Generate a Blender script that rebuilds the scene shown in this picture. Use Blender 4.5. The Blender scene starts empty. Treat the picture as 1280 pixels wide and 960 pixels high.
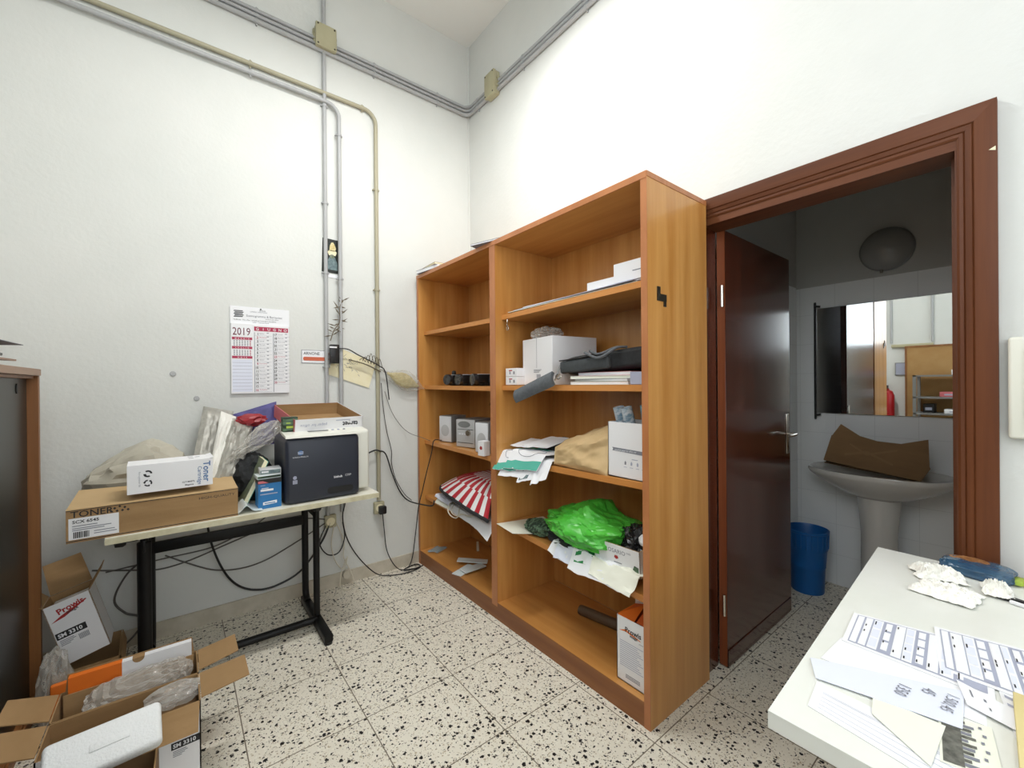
import bpy, bmesh, math, random
from mathutils import Vector, Matrix, noise
random.seed(7)
SC = bpy.context.scene
COL = SC.collection
V = Vector
PI = math.pi

# ------------------------------------------------------------------ materials
def lin(c):
    c = c / 255.0
    return c / 12.92 if c <= 0.04045 else ((c + 0.055) / 1.055) ** 2.4
def rgb(c): return (lin(c[0]), lin(c[1]), lin(c[2]), 1.0)
MATS = {}
def mat(name, c, rough=0.6, metal=0.0, c2=None, scale=(6, 6, 6), detail=4, contrast=(0.35, 0.65), bump=0.0,
        bscale=80, bstretch=(1, 1, 1), coat=0.0, spec=0.5, alpha=1.0, trans=0.0, emit=None, sss=0.0, rvar=0.0):
    m = bpy.data.materials.new(name); m.use_nodes = True
    nt = m.node_tree; b = nt.nodes['Principled BSDF']
    def S(k, v):
        if k in b.inputs: b.inputs[k].default_value = v
    S('Base Color', rgb(c)); S('Roughness', rough); S('Metallic', metal); S('Specular IOR Level', spec)
    S('Coat Weight', coat); S('Coat Roughness', 0.12); S('Alpha', alpha); S('Transmission Weight', trans)
    if emit: S('Emission Color', rgb(emit[0])); S('Emission Strength', emit[1])
    tc = nt.nodes.new('ShaderNodeTexCoord')
    if c2 is not None:
        mp = nt.nodes.new('ShaderNodeMapping'); mp.inputs['Scale'].default_value = scale
        nz = nt.nodes.new('ShaderNodeTexNoise'); nz.inputs['Scale'].default_value = 1.0
        nz.inputs['Detail'].default_value = detail; nz.inputs['Roughness'].default_value = 0.6
        rp = nt.nodes.new('ShaderNodeValToRGB')
        rp.color_ramp.elements[0].position = contrast[0]; rp.color_ramp.elements[1].position = contrast[1]
        rp.color_ramp.elements[0].color = rgb(c); rp.color_ramp.elements[1].color = rgb(c2)
        nt.links.new(tc.outputs['Object'], mp.inputs['Vector']); nt.links.new(mp.outputs[0], nz.inputs['Vector'])
        nt.links.new(nz.outputs['Fac'], rp.inputs['Fac']); nt.links.new(rp.outputs[0], b.inputs['Base Color'])
        if rvar:
            mr = nt.nodes.new('ShaderNodeMapRange'); mr.inputs['To Min'].default_value = rough - rvar; mr.inputs['To Max'].default_value = rough + rvar
            nt.links.new(nz.outputs['Fac'], mr.inputs['Value']); nt.links.new(mr.outputs[0], b.inputs['Roughness'])
    if bump:
        mp2 = nt.nodes.new('ShaderNodeMapping'); mp2.inputs['Scale'].default_value = bstretch
        n2 = nt.nodes.new('ShaderNodeTexNoise'); n2.inputs['Scale'].default_value = bscale; n2.inputs['Detail'].default_value = 3
        bp = nt.nodes.new('ShaderNodeBump'); bp.inputs['Strength'].default_value = bump; bp.inputs['Distance'].default_value = 0.01
        nt.links.new(tc.outputs['Object'], mp2.inputs['Vector']); nt.links.new(mp2.outputs[0], n2.inputs['Vector'])
        nt.links.new(n2.outputs['Fac'], bp.inputs['Height']); nt.links.new(bp.outputs[0], b.inputs['Normal'])
    MATS[name] = m
    return m
M = MATS

mat('plaster', (216, 218, 214), 0.9, c2=(223, 224, 220), scale=(1.3, 1.3, 1.3), bump=0.12, bscale=45)
mat('plaster_ceiling', (238, 238, 234), 0.95)
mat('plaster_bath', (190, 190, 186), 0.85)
mat('bookcase_v', (188, 127, 60), 0.32, c2=(214, 158, 90), scale=(14, 14, 0.9), detail=6, contrast=(0.3, 0.7), coat=0.25, bump=0.02, bscale=30, bstretch=(3, 3, .2))
mat('bookcase_h', (186, 125, 60), 0.34, c2=(210, 153, 86), scale=(14, 0.9, 14), detail=6, contrast=(0.3, 0.7), coat=0.2)
mat('bookcase_edge', (172, 108, 64), 0.4, c2=(192, 126, 78), scale=(30, 6, 2.5), coat=0.15)
mat('bookcase_plinth', (128, 76, 38), 0.4, c2=(146, 92, 48), scale=(20, 1.2, 20))
mat('mahogany', (66, 27, 15), 0.22, c2=(88, 40, 22), scale=(22, 22, 0.8), detail=6, coat=0.5)
mat('mahogany_edge', (122, 62, 34), 0.4, c2=(140, 76, 42), scale=(25, 25, 1))
mat('frame_wood', (80, 42, 20), 0.5, c2=(106, 60, 32), scale=(26, 26, 1.0), detail=6, contrast=(0.3, 0.7), coat=0.03, spec=.3)
mat('frame_wood_h', (80, 42, 20), 0.5, c2=(106, 60, 32), scale=(26, 1.0, 26), detail=6, contrast=(0.3, 0.7), coat=0.03, spec=.3)
mat('cabinet_wood', (128, 82, 42), 0.45, c2=(150, 100, 56), scale=(30, 30, 1.2), detail=5)
mat('cabinet_top', (150, 122, 104), 0.5, c2=(164, 136, 116), scale=(8, 1, 8))
mat('dark_panel', (36, 36, 33), 0.3, c2=(42, 42, 39), scale=(2, 2, 2), spec=.35)
mat('conduit_grey', (176, 177, 178), 0.5)
mat('conduit_tan', (172, 166, 142), 0.5)
mat('junction_beige', (178, 172, 140), 0.5, c2=(186, 180, 148), scale=(9, 9, 9))
mat('screw_dark', (70, 66, 58), 0.4, metal=0.6)
mat('laminate', (232, 234, 226), 0.32, c2=(238, 239, 233), scale=(4, 4, 4))
mat('laminate_old', (232, 230, 216), 0.4, c2=(220, 216, 196), scale=(5, 9, 5), contrast=(0.45, 0.75))
mat('laminate_edge', (214, 208, 180), 0.5, c2=(196, 188, 156), scale=(20, 20, 20))
mat('black_steel', (15, 15, 16), 0.45, c2=(20, 20, 21), scale=(12, 12, 12), spec=.3)
mat('black_plastic', (24, 24, 26), 0.42)
mat('black_rubber', (22, 22, 22), 0.6)
mat('black_fabric', (34, 36, 38), 0.85, c2=(42, 44, 46), scale=(60, 60, 60), bump=0.2, bscale=300)
mat('grey_fabric', (84, 88, 92), 0.8, c2=(96, 100, 104), scale=(60, 60, 60), bump=0.2, bscale=260)
mat('printer_dark', (42, 46, 58), 0.42, bump=0.05, bscale=400)
mat('printer_white', (226, 226, 216), 0.4)
mat('cardboard', (152, 120, 80), 0.85, c2=(166, 133, 92), scale=(3, 3, 22), bump=0.04, bscale=120)
mat('cardboard_light', (188, 158, 114), 0.8, c2=(196, 166, 122), scale=(3, 3, 14))
mat('cardboard_dark', (122, 94, 62), 0.85, c2=(134, 104, 70), scale=(4, 4, 10))
mat('carton_white', (236, 236, 238), 0.5)
mat('paper', (240, 241, 244), 0.7)
mat('paper_blue', (226, 230, 244), 0.7)
mat('paper_cream', (238, 228, 188), 0.7, c2=(244, 236, 204), scale=(10, 10, 10))
mat('paper_ivory', (236, 237, 222), 0.65)
mat('tissue', (246, 245, 238), 0.9)
mat('ink', (30, 30, 34), 0.6)
mat('ink_grey', (128, 130, 140), 0.7)
mat('ink_lightgrey', (170, 174, 194), 0.7)
mat('ink_blue', (30, 96, 158), 0.6)
mat('ink_red', (170, 42, 42), 0.6)
mat('calendar_red', (176, 52, 84), 0.6)
mat('calendar_maroon', (110, 40, 64), 0.6)
mat('sticker_orange', (205, 104, 72), 0.6)
mat('orange', (232, 116, 30), 0.55)
mat('orange_inner', (206, 92, 34), 0.6)
mat('blue_box', (40, 116, 176), 0.45)
mat('purple_plastic', (66, 62, 116), 0.45, c2=(92, 88, 146), scale=(9, 9, 9))
mat('red_plastic', (156, 36, 44), 0.4)
mat('pink_card', (206, 110, 116), 0.6)
mat('silver_bag', (152, 150, 142), 0.42, c2=(180, 177, 168), scale=(16, 16, 16), metal=0.15, bump=0.5, bscale=26)
mat('white_bag', (226, 224, 216), 0.45, bump=0.35, bscale=24)
mat('grey_bag', (178, 172, 156), 0.4, c2=(196, 190, 174), scale=(7, 7, 7), alpha=0.94, bump=0.3, bscale=18)
mat('foam', (236, 238, 238), 0.8, bump=0.25, bscale=160)
mat('green_bag', (66, 172, 52), 0.36, c2=(92, 200, 72), scale=(7, 7, 7), bump=0.25, bscale=18)
mat('green_cloth', (92, 118, 92), 0.8, c2=(40, 56, 44), scale=(6, 60, 60), contrast=(0.46, 0.54))
mat('green_card', (40, 140, 76), 0.6)
mat('teal', (84, 178, 158), 0.6)
mat('kraft', (196, 166, 120), 0.7, c2=(208, 180, 134), scale=(10, 10, 10), bump=0.08, bscale=40)
mat('umbrella_white', (232, 232, 232), 0.5)
mat('umbrella_red', (178, 30, 46), 0.45)
mat('silver_plastic', (196, 197, 198), 0.35, metal=0.15)
mat('silver_mesh', (226, 228, 232), 0.5, metal=0.0, bump=0.3, bscale=500)
mat('silver_dark', (134, 136, 136), 0.35, metal=0.15)
mat('glass_pale', (226, 236, 236), 0.2, spec=0.5)
mat('roll_paper', (196, 204, 210), 0.6, c2=(120, 150, 170), scale=(40, 40, 60), contrast=(0.45, 0.6))
mat('chrome', (196, 190, 180), 0.2, metal=1.0)
mat('mirror', (232, 236, 236), 0.015, metal=1.0)
mat('porcelain', (206, 204, 198), 0.16, coat=0.4)
mat('lamp_glass', (150, 150, 148), 0.14, coat=0.3)
mat('blue_bin', (20, 96, 166), 0.4)
mat('intercom', (226, 226, 214), 0.45)
mat('olive_brown', (104, 94, 76), 0.8)
mat('palm_straw', (206, 192, 140), 0.7, c2=(176, 160, 108), scale=(40, 40, 40))
mat('cream_folder', (222, 206, 148), 0.7)
mat('snack_blue', (40, 74, 104), 0.25, c2=(60, 96, 122), scale=(14, 14, 14), coat=0.3)
mat('snack_brown', (120, 78, 46), 0.4, c2=(180, 130, 84), scale=(40, 40, 40))
mat('lime', (164, 188, 70), 0.5)
mat('cable_black', (26, 26, 28), 0.5)
mat('cable_grey', (92, 88, 84), 0.5)
mat('cable_white', (214, 208, 190), 0.5)
mat('baseboard_stone', (190, 182, 164), 0.45, c2=(206, 198, 182), scale=(12, 12, 12))
mat('sketch_dark', (70, 70, 64), 0.6, c2=(120, 120, 112), scale=(60, 60, 60))
mat('photo_dark', (26, 32, 28), 0.4)
mat('photo_green', (96, 110, 92), 0.4, c2=(140, 148, 120), scale=(60, 60, 60))
mat('photo_gold', (206, 186, 120), 0.4, c2=(228, 216, 170), scale=(80, 80, 80))
mat('photo_blue', (130, 150, 150), 0.4, c2=(80, 100, 108), scale=(60, 60, 60))
mat('rack_grey', (150, 152, 152), 0.4, metal=0.5)
mat('board_tan', (168, 128, 76), 0.7, c2=(176, 138, 86), scale=(6, 6, 6))
mat('extinguisher_red', (178, 24, 30), 0.3)
mat('grille_black', (30, 30, 30), 0.5)
mat('window_frame', (120, 120, 116), 0.5)
mat('window_glass', (230, 240, 240), 0.02, alpha=0.08, spec=0.6)
mat('foliage', (60, 96, 46), 0.7)
mat('tube_glow', (250, 252, 255), 0.4, emit=((250, 252, 255), 6.0))
mat('stain_grey', (196, 198, 194), 0.95)
mat('blue_toothpick', (50, 90, 150), 0.5)

mat('bookcase_edge_light', (196, 128, 62), 0.4, c2=(208, 142, 76), scale=(30, 2, 30))
mat('grey_fabric_dark', (58, 62, 64), 0.8, c2=(66, 70, 72), scale=(60, 60, 60), bump=0.2, bscale=260)
mat('roll_teal', (140, 186, 196), 0.5, c2=(100, 150, 166), scale=(30, 30, 40))
mat('black_gloss', (28, 28, 30), 0.18, c2=(60, 60, 62), scale=(20, 20, 20), spec=0.7)
mat('cabinet_dark', (92, 74, 56), 0.5)

mat('kraft_light', (214, 188, 142), 0.7, c2=(222, 198, 152), scale=(10, 10, 10))
mat('cardboard_mark', (138, 108, 74), 0.85)
def clear(name, c, lo, hi, rough=.12, bump=.5, bscale=30):
    # thin clear film: see-through face on, milky and shiny where it turns away
    m = mat(name, c, rough, spec=.9, bump=bump, bscale=bscale); nt = m.node_tree; N = nt.nodes.new; L = nt.links.new
    b = nt.nodes['Principled BSDF']; out = [n for n in nt.nodes if n.type == 'OUTPUT_MATERIAL'][0]
    lw = N('ShaderNodeLayerWeight'); lw.inputs['Blend'].default_value = .35; mr = N('ShaderNodeMapRange'); mr.inputs['To Min'].default_value = lo; mr.inputs['To Max'].default_value = hi
    tr = N('ShaderNodeBsdfTransparent'); mx = N('ShaderNodeMixShader')
    L(lw.outputs['Facing'], mr.inputs['Value']); L(mr.outputs[0], mx.inputs[0]); L(tr.outputs[0], mx.inputs[1]); L(b.outputs[0], mx.inputs[2]); L(mx.outputs[0], out.inputs['Surface'])
clear('clear_plastic', (222, 218, 210), .22, .8)
clear('clear_wrap', (226, 222, 212), .12, .7, bscale=40)
clear('clear_wrap_dense', (214, 210, 202), .26, .85, bump=.7, bscale=45)
clear('glass_blue', (160, 196, 210), .3, .8, bump=.2)

def terrazzo():
    m = bpy.data.materials.new('terrazzo'); m.use_nodes = True; MATS['terrazzo'] = m
    nt = m.node_tree; N = nt.nodes.new; L = nt.links.new; b = nt.nodes['Principled BSDF']
    tc = N('ShaderNodeTexCoord'); base = None
    wob = N('ShaderNodeTexNoise'); wob.inputs['Scale'].default_value = 110; wob.inputs['Detail'].default_value = 2
    L(tc.outputs['Object'], wob.inputs['Vector'])
    add = N('ShaderNodeVectorMath'); add.operation = 'MULTIPLY_ADD'
    sub = N('ShaderNodeVectorMath'); sub.operation = 'SUBTRACT'; sub.inputs[1].default_value = (.5, .5, .5)
    L(wob.outputs['Color'], sub.inputs[0]); L(sub.outputs[0], add.inputs[0]); add.inputs[1].default_value = (.016, .016, 0); L(tc.outputs['Object'], add.inputs[2])
    def chips(scale, keep, size, col, prev, ch):
        v = N('ShaderNodeTexVoronoi'); v.inputs['Scale'].default_value = scale; v.voronoi_dimensions = '2D'
        L(add.outputs[0], v.inputs['Vector'])
        sep = N('ShaderNodeSeparateColor'); L(v.outputs['Color'], sep.inputs[0])
        k = N('ShaderNodeMath'); k.operation = 'LESS_THAN'; k.inputs[1].default_value = keep; L(sep.outputs[ch], k.inputs[0])
        # chip size differs from chip to chip
        sz = N('ShaderNodeMath'); sz.operation = 'MULTIPLY_ADD'; sz.inputs[1].default_value = size; sz.inputs[2].default_value = size * 0.35
        L(sep.outputs[(ch + 1) % 3], sz.inputs[0])
        d = N('ShaderNodeMath'); d.operation = 'LESS_THAN'; L(v.outputs['Distance'], d.inputs[0]); L(sz.outputs[0], d.inputs[1])
        a = N('ShaderNodeMath'); a.operation = 'MULTIPLY'; L(k.outputs[0], a.inputs[0]); L(d.outputs[0], a.inputs[1])
        mx = N('ShaderNodeMix'); mx.data_type = 'RGBA'; mx.inputs[7].default_value = rgb(col)
        L(a.outputs[0], mx.inputs[0])
        if isinstance(prev, tuple): mx.inputs[6].default_value = rgb(prev)
        else: L(prev, mx.inputs[6])
        return mx.outputs[2]
    n0 = N('ShaderNodeTexNoise'); n0.inputs['Scale'].default_value = 2.2; L(tc.outputs['Object'], n0.inputs['Vector'])
    r0 = N('ShaderNodeValToRGB'); r0.color_ramp.elements[0].color = rgb((224, 217, 201)); r0.color_ramp.elements[1].color = rgb((238, 233, 219))
    L(n0.outputs['Fac'], r0.inputs['Fac'])
    o = chips(70, .45, .36, (236, 231, 216), r0.outputs[0], 0)
    o = chips(110, .26, .30, (190, 178, 154), o, 1)
    o = chips(190, .20, .34, (120, 110, 96), o, 2)
    o = chips(100, .09, .36, (40, 38, 35), o, 1)
    o = chips(52, .24, .30, (24, 23, 22), o, 0)
    # tile joints
    br = N('ShaderNodeTexBrick'); br.offset = 0.0; br.inputs['Scale'].default_value = 1.0
    br.inputs['Mortar Size'].default_value = .0022; br.inputs['Mortar Smooth'].default_value = .2
    br.inputs['Brick Width'].default_value = .40; br.inputs['Row Height'].default_value = .40
    mp = N('ShaderNodeMapping'); mp.inputs['Location'].default_value = (0.12, .05, 0); L(tc.outputs['Object'], mp.inputs['Vector']); L(mp.outputs[0], br.inputs['Vector'])
    mx = N('ShaderNodeMix'); mx.data_type = 'RGBA'; mx.inputs[7].default_value = rgb((120, 110, 94)); L(br.outputs['Fac'], mx.inputs[0]); L(o, mx.inputs[6])
    L(mx.outputs[2], b.inputs['Base Color']); b.inputs['Roughness'].default_value = .42
    b.inputs['Specular IOR Level'].default_value = .3
terrazzo()
def tiles():
    m = bpy.data.materials.new('bath_tiles'); m.use_nodes = True; MATS['bath_tiles'] = m
    nt = m.node_tree; N = nt.nodes.new; L = nt.links.new; b = nt.nodes['Principled BSDF']
    tc = N('ShaderNodeTexCoord'); sp = N('ShaderNodeSeparateXYZ'); cb = N('ShaderNodeCombineXYZ'); ad = N('ShaderNodeMath'); ad.operation = 'ADD'
    L(tc.outputs['Object'], sp.inputs[0]); L(sp.outputs[0], ad.inputs[0]); L(sp.outputs[1], ad.inputs[1]); L(ad.outputs[0], cb.inputs[0]); L(sp.outputs[2], cb.inputs[1])
    br = N('ShaderNodeTexBrick'); br.offset = 0.0; br.inputs['Scale'].default_value = 1; br.inputs['Mortar Size'].default_value = .0015
    br.inputs['Brick Width'].default_value = .2; br.inputs['Row Height'].default_value = .2
    L(cb.outputs[0], br.inputs['Vector'])
    mx = N('ShaderNodeMix'); mx.data_type = 'RGBA'; mx.inputs[6].default_value = rgb((238, 240, 240)); mx.inputs[7].default_value = rgb((222, 224, 224))
    L(br.outputs['Fac'], mx.inputs[0]); L(mx.outputs[2], b.inputs['Base Color']); b.inputs['Roughness'].default_value = .3
tiles()

# ------------------------------------------------------------------ mesh builder
_text_cache = {}
def text_mesh(s, bold=0.0):
    k = (s, bold)
    if k not in _text_cache:
        cu = bpy.data.curves.new('lettering_curve', 'FONT'); cu.body = s; cu.resolution_u = 2; cu.offset = bold; cu.fill_mode = 'FRONT'
        ob = bpy.data.objects.new('lettering_temp', cu)
        me = ob.to_mesh()
        vs = [v.co.copy() for v in me.vertices]; fs = [tuple(p.vertices) for p in me.polygons]
        ob.to_mesh_clear(); bpy.data.objects.remove(ob); bpy.data.curves.remove(cu)
        _text_cache[k] = (vs, fs)
    return _text_cache[k]

class MB:
    def __init__(s): s.v = []; s.f = []; s.m = []
    def raw(s, vs, fs, mi=0):
        o = len(s.v); s.v += [V(p) for p in vs]
        for f in fs: s.f.append(tuple(i + o for i in f)); s.m.append(mi)
        return s
    def bm(s, b, mi=0):
        b.verts.index_update()
        s.raw([v.co.copy() for v in b.verts], [[v.index for v in f.verts] for f in b.faces], mi); b.free(); return s
    def box(s, x0, x1, y0, y1, z0, z1, mi=0, bev=0.0, seg=2):
        x0, x1 = min(x0, x1), max(x0, x1); y0, y1 = min(y0, y1), max(y0, y1); z0, z1 = min(z0, z1), max(z0, z1)
        b = bmesh.new(); bmesh.ops.create_cube(b, size=1)
        for v in b.verts: v.co = V(((x0 + x1) / 2 + v.co.x * (x1 - x0), (y0 + y1) / 2 + v.co.y * (y1 - y0), (z0 + z1) / 2 + v.co.z * (z1 - z0)))
        if bev: bmesh.ops.bevel(b, geom=b.edges[:], offset=bev, segments=seg, affect='EDGES', profile=.5)
        return s.bm(b, mi)
    def quad(s, p0, p1, p2, p3, t=0.004, mi=0, mb=None, me=None):
        p = [V(p0), V(p1), V(p2), V(p3)]; n = (p[1] - p[0]).cross(p[3] - p[0]).normalized()
        q = [a - n * t for a in p]; mb = mi if mb is None else mb; me = mi if me is None else me
        o = len(s.v); s.v += p + q
        for f, k in (((0, 1, 2, 3), mi), ((7, 6, 5, 4), mb), ((0, 4, 5, 1), me), ((1, 5, 6, 2), me), ((2, 6, 7, 3), me), ((3, 7, 4, 0), me)):
            s.f.append(tuple(i + o for i in f)); s.m.append(k)
        return s
    def prism(s, poly, a, b, axis='z', mi=0, caps=True):
        # poly 2D; axis is the extrusion direction: z->(x,y,*), y->(x,*,z), x->(*,y,z)
        def P(p, h): return {'z': V((p[0], p[1], h)), 'y': V((p[0], h, p[1])), 'x': V((h, p[0], p[1]))}[axis]
        n = len(poly); vs = [P(p, a) for p in poly] + [P(p, b) for p in poly]
        fs = [(i, (i + 1) % n, n + (i + 1) % n, n + i) for i in range(n)]
        if caps: fs += [tuple(range(n - 1, -1, -1)), tuple(range(n, 2 * n))]
        return s.raw(vs, fs, mi)
    def tube(s, pts, r, n=8, mi=0, caps=True, closed=False):
        pts = [V(p) for p in pts]; k = len(pts); rs = r if isinstance(r, (list, tuple)) else [r] * k
        t0 = (pts[1] - pts[0]).normalized(); up = V((0, 0, 1)) if abs(t0.z) < .9 else V((1, 0, 0))
        nx = t0.cross(up).normalized(); vs = []
        for i in range(k):
            if i == 0: t = pts[1] - pts[0]
            elif i == k - 1: t = pts[-1] - pts[-2]
            else: t = (pts[i + 1] - pts[i]).normalized() + (pts[i] - pts[i - 1]).normalized()
            t = t.normalized() if t.length > 1e-9 else t0
            nx = (nx - t * nx.dot(t)); nx = nx.normalized() if nx.length > 1e-6 else t.orthogonal().normalized()
            ny = t.cross(nx)
            for j in range(n):
                a = 2 * PI * j / n; vs.append(pts[i] + (nx * math.cos(a) + ny * math.sin(a)) * rs[i])
        fs = [(i * n + j, i * n + (j + 1) % n, (i + 1) * n + (j + 1) % n, (i + 1) * n + j) for i in range(k - 1) for j in range(n)]
        if caps: fs += [tuple(range(n - 1, -1, -1)), tuple(range((k - 1) * n, k * n))]
        return s.raw(vs, fs, mi)
    def lathe(s, prof, n=32, c=(0, 0, 0), axis='z', mi=0, sx=1, sy=1):
        vs = []; c = V(c)
        for r, h in prof:
            for j in range(n):
                a = 2 * PI * j / n; p = (r * math.cos(a) * sx, r * math.sin(a) * sy, h)
                p = {'z': V(p), 'x': V((p[2], p[0], p[1])), 'y': V((p[0], p[2], p[1]))}[axis]; vs.append(c + p)
        k = len(prof)
        fs = [(i * n + j, i * n + (j + 1) % n, (i + 1) * n + (j + 1) % n, (i + 1) * n + j) for i in range(k - 1) for j in range(n)]
        fs += [tuple(range(n - 1, -1, -1)), tuple(range((k - 1) * n, k * n))]
        return s.raw(vs, fs, mi)
    def grid(s, fn, nu, nv, t=0.001, mi=0, mb=None):
        P = [[V(fn(i / nu, j / nv)) for j in range(nv + 1)] for i in range(nu + 1)]
        w = nv + 1; top = []; bot = []
        for i in range(nu + 1):
            for j in range(nv + 1):
                a = P[min(i + 1, nu)][j] - P[max(i - 1, 0)][j]; b = P[i][min(j + 1, nv)] - P[i][max(j - 1, 0)]
                n = a.cross(b); n = n.normalized() if n.length > 1e-12 else V((0, 0, 1))
                top.append(P[i][j]); bot.append(P[i][j] - n * t)
        o = len(top); fs = []
        for i in range(nu):
            for j in range(nv): fs.append((i * w + j, (i + 1) * w + j, (i + 1) * w + j + 1, i * w + j + 1))
        s.raw(top + bot, [], mi); base = len(s.v) - 2 * o; mb = mi if mb is None else mb
        for f in fs: s.f.append(tuple(base + i for i in f)); s.m.append(mi)
        for f in fs: s.f.append(tuple(base + o + i for i in reversed(f))); s.m.append(mb)
        rim = [(i, 0) for i in range(nu + 1)] + [(nu, j) for j in range(1, nv + 1)] + [(i, nv) for i in range(nu - 1, -1, -1)] + [(0, j) for j in range(nv - 1, 0, -1)]
        for q in range(len(rim)):
            a = rim[q][0] * w + rim[q][1]; b = rim[(q + 1) % len(rim)]; b = b[0] * w + b[1]
            s.f.append((base + b, base + a, base + o + a, base + o + b)); s.m.append(mi)
        return s
    def blob(s, c, r, amp=.25, freq=3, seed=0, sub=4, floor=None, mi=0, sharp=1.0, shape=None):
        b = bmesh.new(); bmesh.ops.create_icosphere(b, subdivisions=sub, radius=1); c = V(c); off = V((seed * 13.7, seed * 7.1, seed * 3.3))
        for v in b.verts:
            p = v.co.normalized(); d = 0; f = freq; a = amp
            for k in range(3):
                w = noise.noise(p * f + off); d += a * ((1 - 2 * abs(w)) if sharp else w); f *= 2.1; a *= .5
            q = p * (1 + d)
            if shape: q = V(shape(q))
            v.co = c + V((q.x * r[0], q.y * r[1], q.z * r[2]))
            if floor is not None and v.co.z < floor: v.co.z = floor + random.random() * 1e-4
        return s.bm(b, mi)
    def text(s, t, size, o, xd=(1, 0, 0), yd=(0, 0, 1), mi=0, align='L', bold=0.0, stretch=1.0, lift=0.0006):
        vs, fs = text_mesh(t, bold)
        if not vs: return s
        xd = V(xd).normalized(); yd = V(yd).normalized(); n = xd.cross(yd).normalized(); o = V(o)
        w = max(v.x for v in vs); dx = {'L': 0, 'C': -w / 2, 'R': -w}[align]
        return s.raw([o + xd * ((v.x + dx) * size * stretch) + yd * (v.y * size) + n * lift for v in vs], fs, mi)
    def rect(s, o, xd, yd, x0, y0, x1, y1, mi=0, lift=0.0005):
        o = V(o); xd = V(xd).normalized(); yd = V(yd).normalized(); n = xd.cross(yd).normalized()
        return s.raw([o + xd * a + yd * b + n * lift for a, b in ((x0, y0), (x1, y0), (x1, y1), (x0, y1))], [(0, 1, 2, 3)], mi)
    def poly(s, o, xd, yd, pts, mi=0, lift=0.0005):
        o = V(o); xd = V(xd).normalized(); yd = V(yd).normalized(); n = xd.cross(yd).normalized()
        return s.raw([o + xd * a + yd * b + n * lift for a, b in pts], [tuple(range(len(pts)))], mi)
    def xform(s, mtx):
        s.v = [mtx @ p for p in s.v]; return s
    def build(s, name, mats, parent=None, loc=(0, 0, 0), rot=(0, 0, 0), sharp=38, label=None, cat=None, group=None, kind=None):
        me = bpy.data.meshes.new(name); me.from_pydata([tuple(p) for p in s.v], [], s.f)
        if not isinstance(mats, (list, tuple)): mats = [mats]
        for k in mats: me.materials.append(M[k] if isinstance(k, str) else k)
        for p, k in zip(me.polygons, s.m): p.material_index = min(k, len(mats) - 1); p.use_smooth = True
        me.validate(); me.update()
        try: me.set_sharp_from_angle(angle=math.radians(sharp))
        except Exception: pass
        o = bpy.data.objects.new(name, me); COL.objects.link(o); o.location = loc; o.rotation_euler = rot
        if parent: o.parent = parent
        tag(o, label, cat, group, kind)
        return o
def tag(o, label=None, cat=None, group=None, kind=None):
    if label: o['label'] = label
    if cat: o['category'] = cat
    if group: o['group'] = group
    if kind: o['kind'] = kind
    return o
def thing(name, label, cat, loc=(0, 0, 0), rot=(0, 0, 0), group=None):
    o = bpy.data.objects.new(name, None); COL.objects.link(o); o.location = loc
    o.rotation_euler = rot if isinstance(rot, (tuple, list)) else (0, 0, rot); o.empty_display_size = .05
    return tag(o, label, cat, group)
def struct(mb, name, mats, **k): return mb.build(name, mats, kind='structure', **k)
def bez(p0, p1, p2, p3, n=12):
    p0, p1, p2, p3 = V(p0), V(p1), V(p2), V(p3)
    return [p0 * (1 - t) ** 3 + p1 * 3 * t * (1 - t) ** 2 + p2 * 3 * t * t * (1 - t) + p3 * t ** 3 for t in [i / n for i in range(n + 1)]]
def spline(pts, n=8):
    pts = [V(p) for p in pts]; out = []
    P = [pts[0] * 2 - pts[1]] + pts + [pts[-1] * 2 - pts[-2]]
    for i in range(1, len(P) - 2):
        a, b, c, d = P[i - 1], P[i], P[i + 1], P[i + 2]
        for k in range(n):
            t = k / n; out.append(.5 * ((2 * b) + (c - a) * t + (2 * a - 5 * b + 4 * c - d) * t * t + (3 * b - a - 3 * c + d) * t ** 3))
    return out + [pts[-1]]
def crease(x, y, seed, f=9):
    p = V((x * f + seed * 5.3, y * f - seed * 2.7, seed)); d = 0; a = 1
    for k in range(3):
        d += a * (1 - 2 * abs(noise.noise(p))); p = p * 2.03; a *= .5
    return d
def copy_tree(o, loc=None, rot=None, label=None):
    c = o.copy(); COL.objects.link(c)
    for ch in o.children:
        d = ch.copy(); COL.objects.link(d); d.parent = c
        for g in ch.children:
            e = g.copy(); COL.objects.link(e); e.parent = d
    if loc is not None: c.location = loc
    if rot is not None: c.rotation_euler = rot
    if label: c['label'] = label
    return c
X, Y, Z = V((1, 0, 0)), V((0, 1, 0)), V((0, 0, 1))
def sheet(name, label, cat, corners, z=0, mats=('paper',), t=.0008, curl=None, group=None, deco=None, n=10, loc=None):
    # one sheet of paper through four corners (counter-clockwise from above), optional curl(u,v)->dz
    c = [V((p[0], p[1], p[2] if len(p) > 2 else z)) for p in corners]; base = sum(c, V()) / 4; base.z = min(p.z for p in c)
    c = [p - base for p in c]
    def fn(u, v):
        p = (c[0] * (1 - u) + c[1] * u) * (1 - v) + (c[3] * (1 - u) + c[2] * u) * v
        if curl: p = p + V((0, 0, curl(u, v)))
        return p + V((0, 0, t))
    mb = MB().grid(fn, n, n, t, 0)
    if deco: deco(mb, c, t)
    return mb.build(name, list(mats), loc=base, label=label, cat=cat, group=group)

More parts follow.
